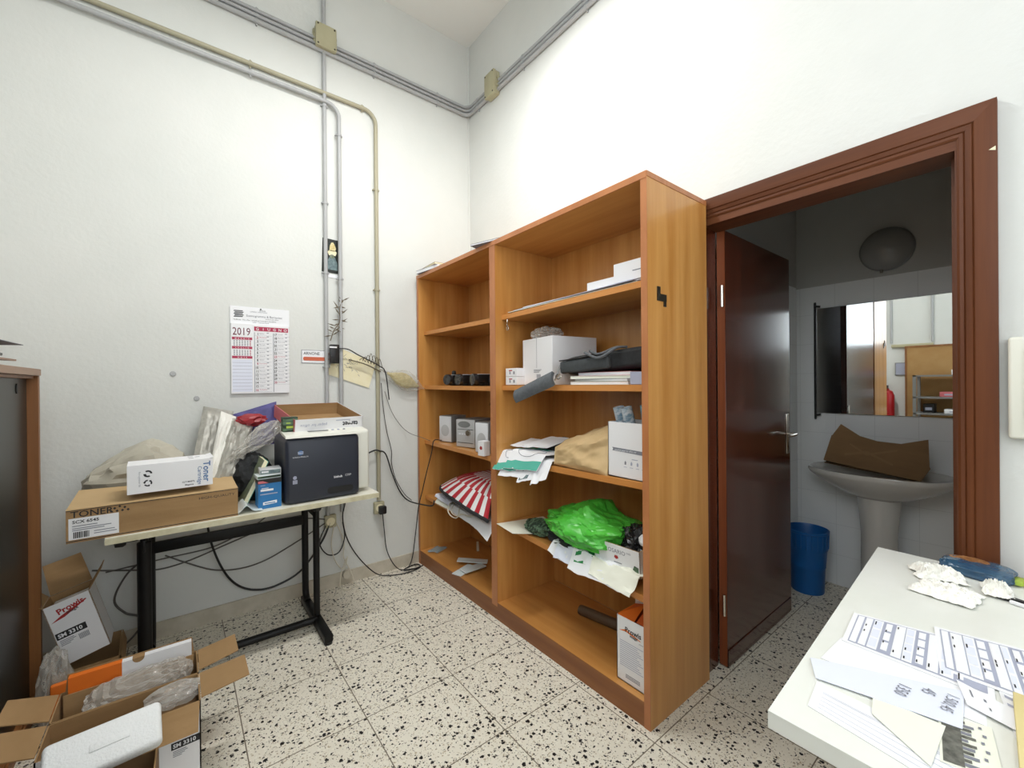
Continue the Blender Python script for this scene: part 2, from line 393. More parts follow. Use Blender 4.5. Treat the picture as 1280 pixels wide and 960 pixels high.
# ------------------------------------------------------------------ camera
cam = bpy.data.cameras.new('camera'); co = bpy.data.objects.new('camera', cam); COL.objects.link(co)
cam.sensor_fit = 'HORIZONTAL'; cam.sensor_width = 36.0; cam.lens = 36.0 * 527.547 / 1280.0; cam.clip_start = .02
Rr = V((0.7841304878, -0.62054102, -0.00825957641)); Uu = V((0.0075395132, -0.00378269975, 0.99996442282)); Ff = V((0.620550186, 0.78416486388, -0.00171244703))
co.matrix_world = Matrix(((Rr.x, Uu.x, -Ff.x, -1.90874), (Rr.y, Uu.y, -Ff.y, -2.96147), (Rr.z, Uu.z, -Ff.z, 1.35), (0, 0, 0, 1)))
SC.camera = co
SC.view_settings.view_transform = 'Standard'; SC.view_settings.look = 'None'; SC.view_settings.gamma = 1.0
SC.view_settings.use_curve_mapping = False; SC.view_settings.exposure = 0.0

# ------------------------------------------------------------------ room shell
XL, YF, ZC = -2.78, -4.6, 4.13
BX, BYL, BYR, BZ = 1.5, -1.88, -3.05, 2.75      # bathroom back wall, left wall, right wall, ceiling
DL, DR, DT = -1.986, -2.793, 2.092              # door opening
struct(MB().box(XL - .15, BX + .15, YF - .15, .15, -.1, 0), 'floor', 'terrazzo')
struct(MB().box(XL - .15, .1, YF - .15, .15, ZC, ZC + .1), 'ceiling', 'plaster_ceiling')
struct(MB().box(XL - .15, .1, 0, .15, 0, ZC), 'wall_back', 'plaster')
mb = MB().box(0, .1, DL, 0, 0, ZC).box(0, .1, YF, DR, 0, ZC).box(0, .1, DR, DL, DT, ZC)
struct(mb, 'wall_right', 'plaster')
W1 = (-2.25, -3.75, 1.80, 3.30)                 # window in the left wall (y0, y1, z0, z1)
mb = MB().box(XL - .15, XL, W1[0], 0, 0, ZC).box(XL - .15, XL, YF, W1[1], 0, ZC).box(XL - .15, XL, W1[1], W1[0], 0, W1[2]).box(XL - .15, XL, W1[1], W1[0], W1[3], ZC)
struct(mb, 'wall_left', 'plaster')
W2 = (-2.3, -.5, 1.2, 3.0)                      # window in the front wall, behind the camera
mb = MB().box(XL, W2[0], YF - .15, YF, 0, ZC).box(W2[1], .1, YF - .15, YF, 0, ZC).box(W2[0], W2[1], YF - .15, YF, 0, W2[2]).box(W2[0], W2[1], YF - .15, YF, W2[3], ZC)
struct(mb, 'wall_front', 'plaster')
struct(MB().box(XL, 0, -.012, 0, 0, .085), 'baseboard_back', 'baseboard_stone')
struct(MB().box(-.012, 0, -1.90, -.012, 0, .085).box(-.012, 0, YF, -2.88, 0, .085), 'baseboard_right', 'baseboard_stone')
struct(MB().tube([(-.004, -.004, .1), (-.004, -.004, ZC)], .009, 6), 'trim_1', 'plaster')
# bathroom
def bath_wall(name, b):
    x0, x1, y0, y1 = b
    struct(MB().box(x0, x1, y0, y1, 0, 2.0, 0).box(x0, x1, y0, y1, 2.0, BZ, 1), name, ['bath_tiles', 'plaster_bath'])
bath_wall('wall_bathroom_back', (BX, BX + .1, BYR, BYL))
bath_wall('wall_bathroom_left', (.1, BX + .1, BYL, BYL + .1))
bath_wall('wall_bathroom_right', (.1, BX + .1, BYR - .1, BYR))
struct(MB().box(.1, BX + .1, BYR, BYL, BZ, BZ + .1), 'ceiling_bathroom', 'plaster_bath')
struct(MB().box(BX - .008, BX, BYR, BYL, 1.99, 2.012), 'trim_2', 'plaster_bath')

# windows
def window(name, axis, at, a0, a1, z0, z1, inward):
    a0, a1 = min(a0, a1), max(a0, a1); w = .05
    def B(mb, p0, p1, q0, q1, d0, d1, mi=0):
        lo, hi = sorted((at + inward * d0, at + inward * d1))
        return mb.box(lo, hi, p0, p1, q0, q1, mi) if axis == 'x' else mb.box(p0, p1, lo, hi, q0, q1, mi)
    root = bpy.data.objects.new(name, None); COL.objects.link(root); root['kind'] = 'structure'
    f = MB(); B(f, a0, a0 + w, z0, z1, -.11, -.03); B(f, a1 - w, a1, z0, z1, -.11, -.03); B(f, a0 + w, a1 - w, z0, z0 + w, -.11, -.03); B(f, a0 + w, a1 - w, z1 - w, z1, -.11, -.03)
    mid = (a0 + a1) / 2; B(f, mid - .03, mid + .03, z0 + w, z1 - w, -.11, -.03)
    f.build('window_frame', 'window_frame', root)
    B(MB(), a0 + w, mid - .03, z0 + w, z1 - w, -.075, -.069).build('pane', 'window_glass', root)
    B(MB(), mid + .03, a1 - w, z0 + w, z1 - w, -.075, -.069).build('pane', 'window_glass', root)
    g = MB()
    k = a0 + .12
    while k < a1 - .05: B(g, k - .008, k + .008, z0, z1, -.148, -.132); k += .13
    k = z0 + .2
    while k < z1: B(g, a0, a1, k - .008, k + .008, -.132, -.126); k += .28
    g.build('grille', 'grille_black', root)
window('window_1', 'x', XL, W1[0], W1[1], W1[2], W1[3], 1)
window('window_2', 'y', YF, W2[0], W2[1], W2[2], W2[3], 1)

# door 1: frame (casing on the room side, jambs) and open leaf
dr = bpy.data.objects.new('door_1', None); COL.objects.link(dr); dr['kind'] = 'structure'
prof = [(0, .0), (0, .012), (.006, .016), (.014, .016), (.016, .0135), (.019, .017), (.032, .020), (.0345, .017), (.038, .021), (.074, .026), (.084, .026), (.084, .0)]
mb = MB(); ring = []
for o, h in prof: ring.append([V((-h, DL + o, 0)), V((-h, DL + o, DT + o)), V((-h, DR - o, DT + o)), V((-h, DR - o, 0))])
for k in range(3):
    vs = []; fs = []
    for r in ring: vs += [r[k], r[k + 1]]
    for i in range(len(ring) - 1): fs.append((2 * i, 2 * i + 1, 2 * i + 3, 2 * i + 2))
    mb.raw(vs, fs, 1 if k == 1 else 0)
mb.build('casing', ['frame_wood', 'frame_wood_h'], dr, sharp=20)
MB().box(-.010, .12, DR - .0005, DR + .004, 0, DT - .03).box(.06, .12, DR + .004, DR + .018, 0, DT - .03).build('jamb', 'frame_wood', dr)
MB().box(-.010, .10, DL - .004, DL + .0005, 0, DT - .03).build('jamb', 'mahogany', dr)
MB().box(-.010, .12, DR, DL, DT - .03, DT + .0005, 0).build('jamb_head', 'frame_wood_h', dr)
c = MB().poly((-.0275, DR - .075, DT - .065), (0, -1, 0), (0, 0, 1), [(-.008, 0), (.006, .007), (.006, -.006)], 0); c.build('paper_scrap', 'paper_cream', dr)
lx0, lx1, ly0, ly1 = .106, .905, -2.031, -1.993
lf = MB().box(lx0, lx1, ly0, ly1, .008, 2.06, 0, .002, 1).box(lx0 - .0015, lx0 + .001, ly0 + .001, ly1 - .001, .009, 2.058, 1).box(lx0, lx1 - .01, ly0 - .004, ly0, .009, .085, 0, .001, 1)
lf = lf.build('door_leaf', ['mahogany', 'mahogany_edge'], dr)
hz = 1.045
for s, yy in ((-1, ly0), (1, ly1)):
    MB().box(lx1 - .062, lx1 - .026, yy, yy + s * .005, hz - .115, hz + .115, 0, .002, 2).build('handle_plate', 'chrome', lf)
    MB().tube([(lx1 - .044, yy, hz), (lx1 - .044, yy + s * .045, hz)], .009, 10).tube([(lx1 - .040, yy + s * .045, hz), (lx1 - .085, yy + s * .05, hz), (lx1 - .15, yy + s * .046, hz - .002)], [.009, .010, .008], 10).build('handle', 'chrome', lf)
for z in (.3, 1.75):
    MB().tube([(lx0 - .012, ly0 + .008, z - .05), (lx0 - .012, ly0 + .008, z + .05)], .007, 8).build('hinge', 'chrome', lf)

# ------------------------------------------------------------------ conduits and junction boxes
def conduit(label, pts, r, m, clips, group=None):
    t = thing('conduit_pipe', label, 'pipe', pts[0], group=group); o = V(pts[0])
    MB().tube([V(p) - o for p in pts], r, 10).build('pipe', m, t)
    for c, d in clips:
        c = V(c) - o; mb = MB(); d = V(d)
        n = V((0, -1, 0)) if abs((c + o).y) < .1 and abs(d.y) < .5 else V((-1, 0, 0))
        s = d.cross(n).normalized()
        mb.tube([c - d * .007, c + d * .007], r + .0035, 10)
        q = c + s * (r + .006)
        mb.tube([q, q - n * .018], .005, 6); mb.tube([c - s * (r + .006), c - s * (r + .006) - n * .018], .005, 6)
        mb.build('clip', m, t)
    return t
def arc(c, a, b, n=8):
    c, a, b = V(c), V(a), V(b); return [c + a * math.cos(i / n * PI / 2) + b * math.sin(i / n * PI / 2) for i in range(n + 1)]
R1 = .0115
G = 'grey conduits running round the corner high on the walls'
for k, zz in enumerate((3.612, 3.582, 3.550)):
    yo = -.016; rr = R1 if k < 2 else .014
    st = -1.066 if k < 2 else XL
    pts = [(XL if k != 1 else XL, yo, zz), (-.075, yo, zz)] + arc((-.075, -.075, zz), (0, .059, 0), (.059, 0, 0))[1:] + [(yo, YF + .02, zz)]
    cl = [((x, yo, zz), (1, 0, 0)) for x in (-2.3, -1.52, -.80, -.30)] + [((yo, y, zz), (0, 1, 0)) for y in (-.16, -.72, -1.3)]
    conduit(('top', 'middle', 'thicker bottom')[k] + ' grey conduit of the three bending round the corner near the ceiling', pts, rr, 'conduit_grey', cl, G)
# vertical from ceiling through the junction box down behind the printer
conduit('straight grey vertical conduit dropping from the square junction box past the calendar', [(-1.138, -.017, ZC - .005), (-1.138, -.017, 1.0), (-1.138, -.017, .47)], .0125, 'conduit_grey', [((-1.138, -.017, z), (0, 0, 1)) for z in (3.19, 2.55, 2.09, 1.47)])
# lower pair
conduit('grey conduit of the lower pair, turning down beside the straight vertical one', [(XL + .01, -.03, 3.215), (-1.13, -.03, 3.215)] + arc((-1.13, -.03, 3.135), (0, 0, .08), (.08, 0, 0))[1:] + [(-1.05, -.03, 1.2), (-1.05, -.03, .5)], .013, 'conduit_grey',
        [((x, -.03, 3.215), (1, 0, 0)) for x in (-2.4, -1.555)] + [((-1.05, -.03, z), (0, 0, 1)) for z in (3.02, 2.06)])
conduit('tan conduit of the lower pair, turning down nearest the corner to the wall socket', [(XL + .01, -.018, 3.275), (-.88, -.018, 3.275)] + arc((-.88, -.018, 3.19), (0, 0, .085), (.085, 0, 0))[1:] + [(-.795, -.018, 1.2), (-.795, -.018, .53)], .0135, 'conduit_tan',
        [((x, -.018, 3.275), (1, 0, 0)) for x in (-2.4, -1.555, -.89)] + [((-.795, -.018, z), (0, 0, 1)) for z in (2.73, 2.02, 1.455, .87)])
def jbox(label, loc, rot, w, h, d):
    t = thing('junction_box', label, 'junction box', loc, rot)
    MB().box(-w / 2, w / 2, -d * .6, 0, -h / 2, h / 2, 0, .006).build('body', 'junction_beige', t)
    MB().box(-w / 2 - .003, w / 2 + .003, -d, -d * .6, -h / 2 - .003, h / 2 + .003, 0, .005).build('lid', 'junction_beige', t)
    for sx in (-1, 1):
        for sz in (-1, 1): MB().lathe([(.005, -d - .0025), (.006, -d + .001)], 8, (sx * (w / 2 - .01), 0, sz * (h / 2 - .01)), 'y').build('screw', 'screw_dark', t)
    for x, z in ((-w / 2, .03), (-w / 2, 0), (-w / 2, -.03), (w / 2, .03), (w / 2, 0), (w / 2, -.03)):
        MB().tube([(x - .012, -.017, z), (x + .012, -.017, z)], .016, 8).build('gland', 'junction_beige', t)
jbox('beige square junction box where the straight vertical conduit crosses the top bundle', (-1.132, 0, 3.622), 0, .122, .145, .062)
jbox('beige upright junction box on the conduits just right of the corner', (0, -.375, 3.60), -PI / 2, .115, .17, .062)
# plug holes in the plaster
for x, z, l in ((-1.93, 1.418, 'upper'), (-1.827, 1.28, 'lower')):
    MB().lathe([(.012, -.006), (.014, -.002), (.014, 0)], 10, (0, 0, 0), 'y').build('wall_plug', 'conduit_grey', loc=(x, 0, z), label=l + ' grey screw plug in the bare wall left of the calendar', cat='wall plug')

# ------------------------------------------------------------------ bookcase
BF, BB, BY0, BY1, BH = -.49, -.03, -.016, -2.012, 2.165
bc = thing('bookcase', 'tall honey coloured wooden bookcase with a divider and cluttered shelves', 'bookcase', (-.26, -1.014, 0))
O = V((-.26, -1.014, 0))
def bcp(mb, name, mats): return mb.xform(Matrix.Translation(-O)).build(name, mats, bc)
def panel(y0, y1, name, z0=0.0, z1=BH - .025):
    return bcp(MB().box(BF + .003, BB, y0, y1, z0, z1, 0).box(BF, BF + .003, y0, y1, z0, z1, 1), name, ['bookcase_v', 'bookcase_edge'])
panel(BY0, -.040, 'side_panel'); panel(-1.984, BY1, 'side_panel'); panel(-.965, -1.018, 'divider', .075)
bcp(MB().box(BF + .003, BB, BY0, BY1, BH - .025, BH, 0).box(BF - .002, BF + .003, BY0, BY1, BH - .025, BH + .001, 1).box(BF, BB, BY1 - .002, BY1, BH - .02, BH + .001, 1), 'top_panel', ['bookcase_h', 'bookcase_edge'])
bcp(MB().box(BB - .012, BB, -.04, -1.984, .1, BH - .025), 'back_panel', 'bookcase_v')
bcp(MB().box(BF + .002, BF + .02, -.04, -1.984, 0, .075), 'plinth', 'bookcase_plinth')
SB = .445
def shelf(ya, yb, za, zb, t=.027):
    mb = MB(); x0, x1 = -SB, BB - .012
    for xa, xb, mi in ((x0 + .003, x1, 0), (x0, x0 + .003, 1)):
        mb.raw([(xa, ya, za), (xb, ya, za), (xb, yb, zb), (xa, yb, zb), (xa, ya, za - t), (xb, ya, za - t), (xb, yb, zb - t), (xa, yb, zb - t)],
               [(0, 3, 2, 1), (4, 5, 6, 7), (0, 1, 5, 4), (2, 3, 7, 6), (1, 2, 6, 5), (3, 0, 4, 7)], mi)
    bcp(mb, 'shelf', ['bookcase_h', 'bookcase_edge_light'])
for za, zb in ((1.746, 1.739), (1.338, 1.332), (.926, .910), (.508, .472)): shelf(-.042, -.963, za, zb)
SR = ((1.742, 1.760), (1.338, 1.340), (.926, .944), (.550, .486))
for za, zb in SR: shelf(-1.020, -1.982, za, zb)
for ya, yb in ((-.040, -.965), (-1.018, -1.984)):
    bcp(MB().box(BF + .003, BB - .012, ya, yb, .073, .098, 0).box(BF, BF + .003, ya, yb, .073, .098, 1), 'bottom_shelf', ['bookcase_h', 'bookcase_plinth'])
# strike bracket on the right side panel
bcp(MB().box(-.425, -.405, BY1 - .004, BY1, 1.69, 1.728, 0).box(-.425, -.363, BY1 - .005, BY1, 1.672, 1.70, 0).box(-.38, -.363, BY1 - .004, BY1, 1.652, 1.69, 0), 'bracket', 'screw_dark')
def zs(row, y):   # height of a shelf top at y
    if y > -1: a = ((1.746, 1.739), (1.338, 1.332), (.926, .910), (.508, .472))[row]; t = (y + .042) / (-.963 + .042)
    else: a = SR[row]; t = (y + 1.02) / (-1.982 + 1.02)
    return a[0] + (a[1] - a[0]) * max(0, min(1, t)) + .0005

# ------------------------------------------------------------------ things on the back wall
XD, ZD = (1, 0, 0), (0, 0, 1)
t = thing('wall_calendar', 'red and white June 2019 wall calendar hanging on the back wall', 'calendar', (-1.512, -.004, 1.303))
mb = MB().box(-.156, .156, -.002, 0, .413, .517, 0)
yy = -.0022; o = (-.156, yy, .413)
# stacked emblem and shop lettering
for i in range(5): mb.poly((-.115 + .004 * (i % 2), yy, .452 + i * .0085), XD, ZD, [(-.024, 0), (.022, .002), (.024, .007), (-.02, .006)], 1)
mb.text('Suonogramma & Bertoninc', .019, (-.075, yy, .458), mi=2, stretch=.92, bold=.004)
mb.text('LIBRERIA CARTOLERIA', .009, (-.01, yy, .486), mi=2, stretch=1.0, align='C'); mb.text('di Rosa', .011, (.01, yy, .496), mi=1, align='C')
mb.text('forniture per ufficio', .009, (.06, yy, .447), mi=1, align='C')
mb.text('Via Roma - Tel. e Fax - articoli per la scuola e cancelleria', .0105, (-.14, yy, .434), mi=1, stretch=.92); mb.text('timbri - stampati fiscali', .0095, (.0, yy, .423), mi=2, align='C')
mb.lathe([(.004, -.006), (.004, -.002)], 8, (0, 0, .508), 'y', 1)
mb.build('header', ['paper', 'ink', 'ink_grey'], t)
mb = MB().box(-.153, .152, -.010, 0, 0, .413, 0)
yy = -.0102
mb.rect((-.148, yy, .36), XD, ZD, 0, .0, .102, .045, 5)
mb.text('2019', .064, (-.146, yy, .345), mi=2, stretch=.72, bold=.004, lift=.0008)
for z, s in ((.318, 'MAGGIO'), (.264, 'LUGLIO'), (.207, 'NOTE')):
    mb.rect((-.148, yy, z), XD, ZD, 0, 0, .102, .015, 3); mb.text('  '.join(s), .011, (-.097, yy, z + .003), mi=0, align='C', lift=.0009, bold=.01)
for z in (.282, .225):
    for r in range(5):
        for c in range(7): mb.rect((-.14 + c * .0135, yy, z + r * .007), XD, ZD, 0, 0, .006, .0042, 4 if c < 6 else 3)
for k in range(9): mb.rect((-.146, yy, .022 + k * .02), XD, ZD, 0, 0, .098, .0012, 4)
mb.rect((-.148, yy, .010), XD, ZD, 0, 0, .102, .19, 6, .0003)
mb.rect((-.036, yy, .375), XD, ZD, 0, 0, .183, .026, 3)
for k, ch in enumerate('GIUGNO'): mb.text(ch, .022, (-.019 + k * .030, yy, .38), mi=0, align='C', lift=.0009, bold=.012)
dn = ['Sabato', 'Domenica', 'Lunedi', 'Martedi', 'Mercoledi', 'Giovedi', 'Venerdi']
for c, (x0, n0, n1) in enumerate(((-.034, 1, 16), (.066, 17, 30))):
    mb.rect((x0 - .002, yy, .006), XD, ZD, 0, 0, .003, .36, 4)
    for k, n in enumerate(range(n0, n1 + 1)):
        z = .351 - k * .0226; red = (n % 7 in (2,))
        mb.text(str(n), .02, (x0 + .019, yy, z), mi=3 if red else 1, align='R', stretch=.85, bold=.02)
        mb.text(dn[(n - 1) % 7], .0098, (x0 + .024, yy, z + .006), mi=3 if red else 4)
        mb.rect((x0 + .064, yy, z + .012), XD, ZD, 0, 0, .011, .004, 4); mb.rect((x0 + .003, yy, z - .004), XD, ZD, 0, 0, .088, .0008, 4)
mb.build('month_pad', ['carton_white', 'ink', 'calendar_maroon', 'calendar_red', 'ink_grey', 'paper', 'paper_blue'], t)

# small devotional picture tucked behind the conduits
mb = MB().box(-.062, .062, -.0025, 0, 0, .224, 0)
yy = -.0027
mb.poly((0, yy, .165), XD, ZD, [(-.018, -.02), (.016, -.02), (.024, .0), (.012, .028), (.004, .04), (-.008, .036), (-.016, .014)], 2)
mb.poly((0, yy, .105), XD, ZD, [(-.02, .01), (.022, .012), (.03, .036), (.016, .046), (-.02, .044), (-.03, .03)], 4)
mb.poly((0, yy, .02), XD, ZD, [(-.036, 0), (.038, 0), (.034, .05), (.018, .084), (-.014, .086), (-.034, .05)], 3, .0008)
mb.lathe([(.013, -.0012), (.015, 0)], 12, (.0, yy, .11), 'y', 1)
mb.build('picture_card', ['photo_dark', 'photo_green', 'photo_gold', 'photo_blue', 'paper_cream'], loc=(-1.098, -.0015, 2.098), rot=(0, math.radians(2), 0), label='small dark devotional picture card tucked behind the two grey conduits', cat='picture')
MB().box(-.06, .06, -.002, 0, 0, .022).build('paper_strip', 'paper', loc=(-1.095, -.0015, 2.066), rot=(0, math.radians(3), 0), label='narrow white paper strip just under the dark picture card', cat='paper')
# olive twig between the conduits
mb = MB(); rnd = random.Random(3)
st = spline([(-1.118, -.035, 1.64), (-1.095, -.035, 1.71), (-1.06, -.04, 1.77), (-1.058, -.04, 1.86), (-1.04, -.04, 1.92)], 6)
st = [p - V((-1.118, -.035, 1.64)) for p in st]
mb.tube(st, .003, 6)
tw = thing('olive_twig', 'dried bare olive twig hung between the two grey vertical conduits', 'twig', (-1.118, -.035, 1.64))
mb.build('stem', 'olive_brown', tw)
mb = MB()
for k, p in enumerate(st[3::2]):
    for s in (-1, 1):
        a = rnd.uniform(.2, 1.1); L_ = rnd.uniform(.035, .075); d = V((s * math.cos(a), rnd.uniform(-.15, .05), math.sin(a) * rnd.choice((1, 1, -.4))))
        q = p + d * L_; n = V((d.z, 0, -d.x)).normalized() * .0045
        mb.raw([p, p + d * L_ * .5 + n, q, p + d * L_ * .5 - n, p + d * L_ * .5 + V((0, -.002, 0))], [(0, 1, 4), (1, 2, 4), (2, 3, 4), (3, 0, 4), (0, 3, 2, 1)], 0)
mb.build('leaves', 'olive_brown', tw)
# sticker, adapter, card, palm crosses
mb = MB().box(-.14, .14, -.0015, 0, -.0425, .0425, 0).rect((-.14, -.0016, -.0425), XD, ZD, .003, .003, .277, .082, 1, .0001)
mb.text('ARNONE', .026, (-.128, -.0016, .012), mi=2, stretch=.9, lift=.0012).rect((.004, -.0016, .012), XD, ZD, 0, 0, .024, .018, 3, .0012).rect((.008, -.0016, .016), XD, ZD, 0, 0, .016, .010, 1, .0016)
mb.prism([(-.13, -.02), (-.124, -.026), (.02, -.026), (.03, -.014), (.02, -.002), (-.124, -.002), (-.13, -.008)], -.0034, -.0018, 'y', 4).prism([(.04, -.02), (.05, -.026), (.128, -.026), (.134, -.014), (.128, -.002), (.05, -.002), (.04, -.01)], -.0034, -.0018, 'y', 3)
mb.build('shop_sticker', ['ink_grey', 'paper', 'ink', 'ink_red', 'sticker_orange'], loc=(-1.147, -.0015, 1.534), label='white and orange shop sticker on the wall behind the black adapter', cat='sticker')
t = thing('power_adapter', 'small black power adapter wedged between the two grey conduits', 'adapter', (-1.10, -.03, 1.49))
MB().box(-.028, .028, -.045, -.005, 0, .125, 0, .005).build('body', 'black_plastic', t)
MB().box(-.035, .012, -.047, -.044, .100, .110, 0, .001).build('tape', 'paper', t)
MB().tube(spline([(.026, -.02, .10), (.09, -.02, .098), (.16, -.025, .06), (.30, -.03, -.01), (.345, -.03, -.06), (.37, -.03, -.25)], 6), .004, 6).build('lead', 'cable_black', t)
mb = MB().quad((-.1, 0, 0), (.19, 0, -.1), (.24, 0, .075), (-.0, 0, .17), .003, 0)
for k in range(40):
    r = random.Random(k); u = r.uniform(.0, .15); w = r.uniform(.03, .13) - u * .25
    mb.tube([(u - .03, -.001, w), (u - .03 + r.uniform(-.02, .02), -.001, w + r.uniform(-.02, .02))], .0009, 4, 1)
mb.build('drawing_card', ['paper_cream', 'ink_grey'], loc=(-1.045, -.007, 1.425), label='tilted cream card with a faint pen drawing behind the conduits', cat='card')
t = thing('palm_cross', 'braided grey palm twig lying across the tan conduit', 'palm twig', (-.87, -.035, 1.47))
mb = MB()
mb.tube(spline([(-.13, 0, .05), (-.02, -.004, .02), (.09, 0, -.03)], 6), .004, 6)
mb.build('stem', 'olive_brown', t); mb = MB()
for k in range(7):
    x = -.06 + k * .02; mb.tube(spline([(x, -.004, .03 - x * .3), (x + .018, -.012, .095 - abs(k - 3) * .012), (x + .04, -.004, .02 - x * .3)], 6), .0022, 5)
mb.build('braid', 'olive_brown', t)
# palm in cellophane, hanging from the tan conduit
t = thing('wrapped_palm', 'braided straw palm wrapped in clear cellophane hanging beside the bookcase', 'palm', (-.77, -.03, 1.44))
ax = V((.30, 0, -.12)).normalized()
def pal(q):
    u = (q[2] + 1) / 2; return (q[0] * math.sin(max(.05, min(1, u)) * PI) ** .55, q[1] * .8, q[2])
rot = V((0, 0, 1)).rotation_difference(ax).to_matrix().to_4x4()
mb = MB().blob((0, 0, .0), (.040, .014, .12), .25, 3.2, 4, 3, shape=pal).xform(Matrix.Translation((.165, -.006, -.06)) @ rot); mb.build('palm', 'palm_straw', t)
mb = MB().blob((0, 0, .0), (.058, .024, .145), .26, 2.6, 9, 3, shape=pal).xform(Matrix.Translation((.175, -.006, -.066)) @ rot); mb.build('cellophane', 'clear_wrap', t)
MB().tube(spline([(-.02, 0, .02), (.01, -.01, .01), (.04, -.006, -.01)], 5), .005, 6).build('tie', 'silver_bag', t)

# sockets
def socket(label, loc, plug=True, lbl2=None):
    t = thing('wall_socket', label, 'socket', loc)
    MB().box(-.037, .037, -.034, 0, -.042, .042, 0, .008).build('body', 'junction_beige', t)
    MB().lathe([(.026, -.0355), (.028, -.033)], 20, (0, 0, 0), 'y').build('outlet', 'paper_cream', t)
    return t
socket('beige wall socket with black plug at the foot of the tan conduit', (-.795, 0, .475))
t = thing('power_plug', 'black plug pushed into the socket under the tan conduit', 'plug', (-.785, -.036, .462))
MB().box(-.024, .026, -.04, 0, -.026, .03, 0, .008).build('body', 'black_plastic', t)
MB().tube(spline([(0, -.025, -.026), (.012, -.02, -.14), (.03, -.03, -.30), (.10, -.05, -.430), (.20, -.07, -.452), (.29, -.06, -.455)], 8), .0035, 6).build('cord', 'cable_black', t)
socket('beige double wall socket with cables under the drafting table', (-1.125, 0, .447))
MB().lathe([(.03, -.03), (.032, 0)], 16, (0, 0, 0), 'y').build('wall_stopper', 'baseboard_stone', loc=(-1.02, -.0125, .07), label='round beige cap on the baseboard below the drafting table', cat='stopper')

# ------------------------------------------------------------------ cables
def cable(label, pts, r=.004, m='cable_black', n=8, group=None):
    o = V(pts[0]); return MB().tube([p - o for p in spline(pts, n)], r, 6).build('cable', m, loc=o, label=label, cat='cable', group=group)
cable('thick black cable looping low between the legs of the drafting table', [(-1.80, -.14, .715), (-1.775, -.10, .50), (-1.715, -.05, .30), (-1.64, -.03, .18), (-1.54, -.03, .125), (-1.43, -.03, .125), (-1.30, -.03, .18), (-1.18, -.03, .33), (-1.13, -.03, .44)], .006)
cable('thin grey cable sagging along the wall from the left table leg', [(-2.25, -.03, .44), (-2.10, -.03, .40), (-1.99, -.03, .375), (-1.86, -.03, .39), (-1.68, -.03, .44), (-1.51, -.03, .482), (-1.30, -.03, .50), (-1.16, -.03, .47)], .004, 'cable_grey')
cable('dark cable making the deepest thin sag under the table top', [(-1.97, -.022, .44), (-1.87, -.022, .37), (-1.75, -.022, .30), (-1.62, -.022, .275), (-1.50, -.022, .29), (-1.36, -.022, .345), (-1.2, -.022, .42), (-1.15, -.03, .45)], .004, 'cable_grey')
cable('cable crossing from the left leg up to the table underside', [(-2.2, -.04, .42), (-1.98, -.04, .43), (-1.76, -.04, .44), (-1.6, -.04, .50), (-1.5, -.05, .56), (-1.42, -.06, .66), (-1.40, -.06, .71)], .0035, 'cable_grey')
cable('grey cable wriggling down the wall left of the table leg', [(-2.04, -.05, .46), (-2.12, -.04, .39), (-2.17, -.03, .27), (-2.13, -.03, .19), (-2.07, -.04, .15), (-2.08, -.05, .09), (-2.14, -.06, .03), (-2.18, -.08, .005)], .005, 'cable_grey')
cable('black cable from the printer down to the floor loop', [(-1.06, -.05, .715), (-1.04, -.06, .58), (-1.05, -.035, .47), (-1.03, -.03, .34), (-.98, -.03, .22), (-.90, -.035, .10), (-.82, -.06, .02), (-.74, -.10, .006), (-.66, -.13, .006), (-.58, -.13, .006), (-.52, -.10, .006), (-.52, -.05, .008), (-.58, -.05, .007), (-.64, -.08, .007), (-.60, -.12, .013), (-.54, -.125, .013)], .004)
cable('white cable hanging in a loop below the double socket', [(-1.11, -.045, .42), (-1.13, -.06, .30), (-1.10, -.05, .18), (-1.05, -.05, .12), (-1.03, -.06, .20), (-1.07, -.06, .10), (-1.08, -.08, .02), (-1.05, -.12, .006), (-1.0, -.10, .006)], .0035, 'cable_white')
cable('second white cable beside the looping one near the socket', [(-1.09, -.04, .43), (-1.045, -.04, .30), (-1.05, -.05, .20), (-1.01, -.06, .10), (-.99, -.10, .02), (-.97, -.13, .006)], .0035, 'cable_white')
cable('short black cable curling under the socket behind the table', [(-1.16, -.045, .43), (-1.20, -.05, .33), (-1.15, -.045, .24), (-1.08, -.05, .24), (-1.04, -.04, .33), (-1.05, -.035, .43)], .004)
cable('black cable running from the printer past the tan conduit to the lower left shelf', [(-1.03, -.18, .83), (-.95, -.06, .845), (-.84, -.04, .885), (-.795, -.036, .88), (-.75, -.04, .85), (-.70, -.035, .70), (-.64, -.035, .56), (-.58, -.05, .49), (-.535, -.20, .485), (-.52, -.30, .50), (-.48, -.25, .515)], .005)
cable('thin black cable dropping from the stereo shelf to the floor', [(-.40, -.22, .937), (-.462, -.22, .94), (-.478, -.21, .85), (-.50, -.17, .70), (-.515, -.13, .56), (-.52, -.08, .44), (-.53, -.05, .25), (-.55, -.04, .08), (-.58, -.045, .012), (-.62, -.06, .006)], .0035)
cable('very thin cable hanging down the wall right of the tan conduit', [(-.775, -.03, 1.36), (-.76, -.02, 1.2), (-.735, -.02, 1.02), (-.70, -.02, .87), (-.70, -.02, .78), (-.67, -.02, .66), (-.61, -.03, .545), (-.56, -.05, .49)], .0025)
cable('thin pale grey wire swinging from the wrapped palm to the bookcase side', [(-.75, -.03, 1.30), (-.70, -.02, 1.16), (-.63, -.02, 1.05), (-.56, -.03, .985), (-.50, -.10, .955), (-.46, -.16, .932)], .002, 'cable_grey')

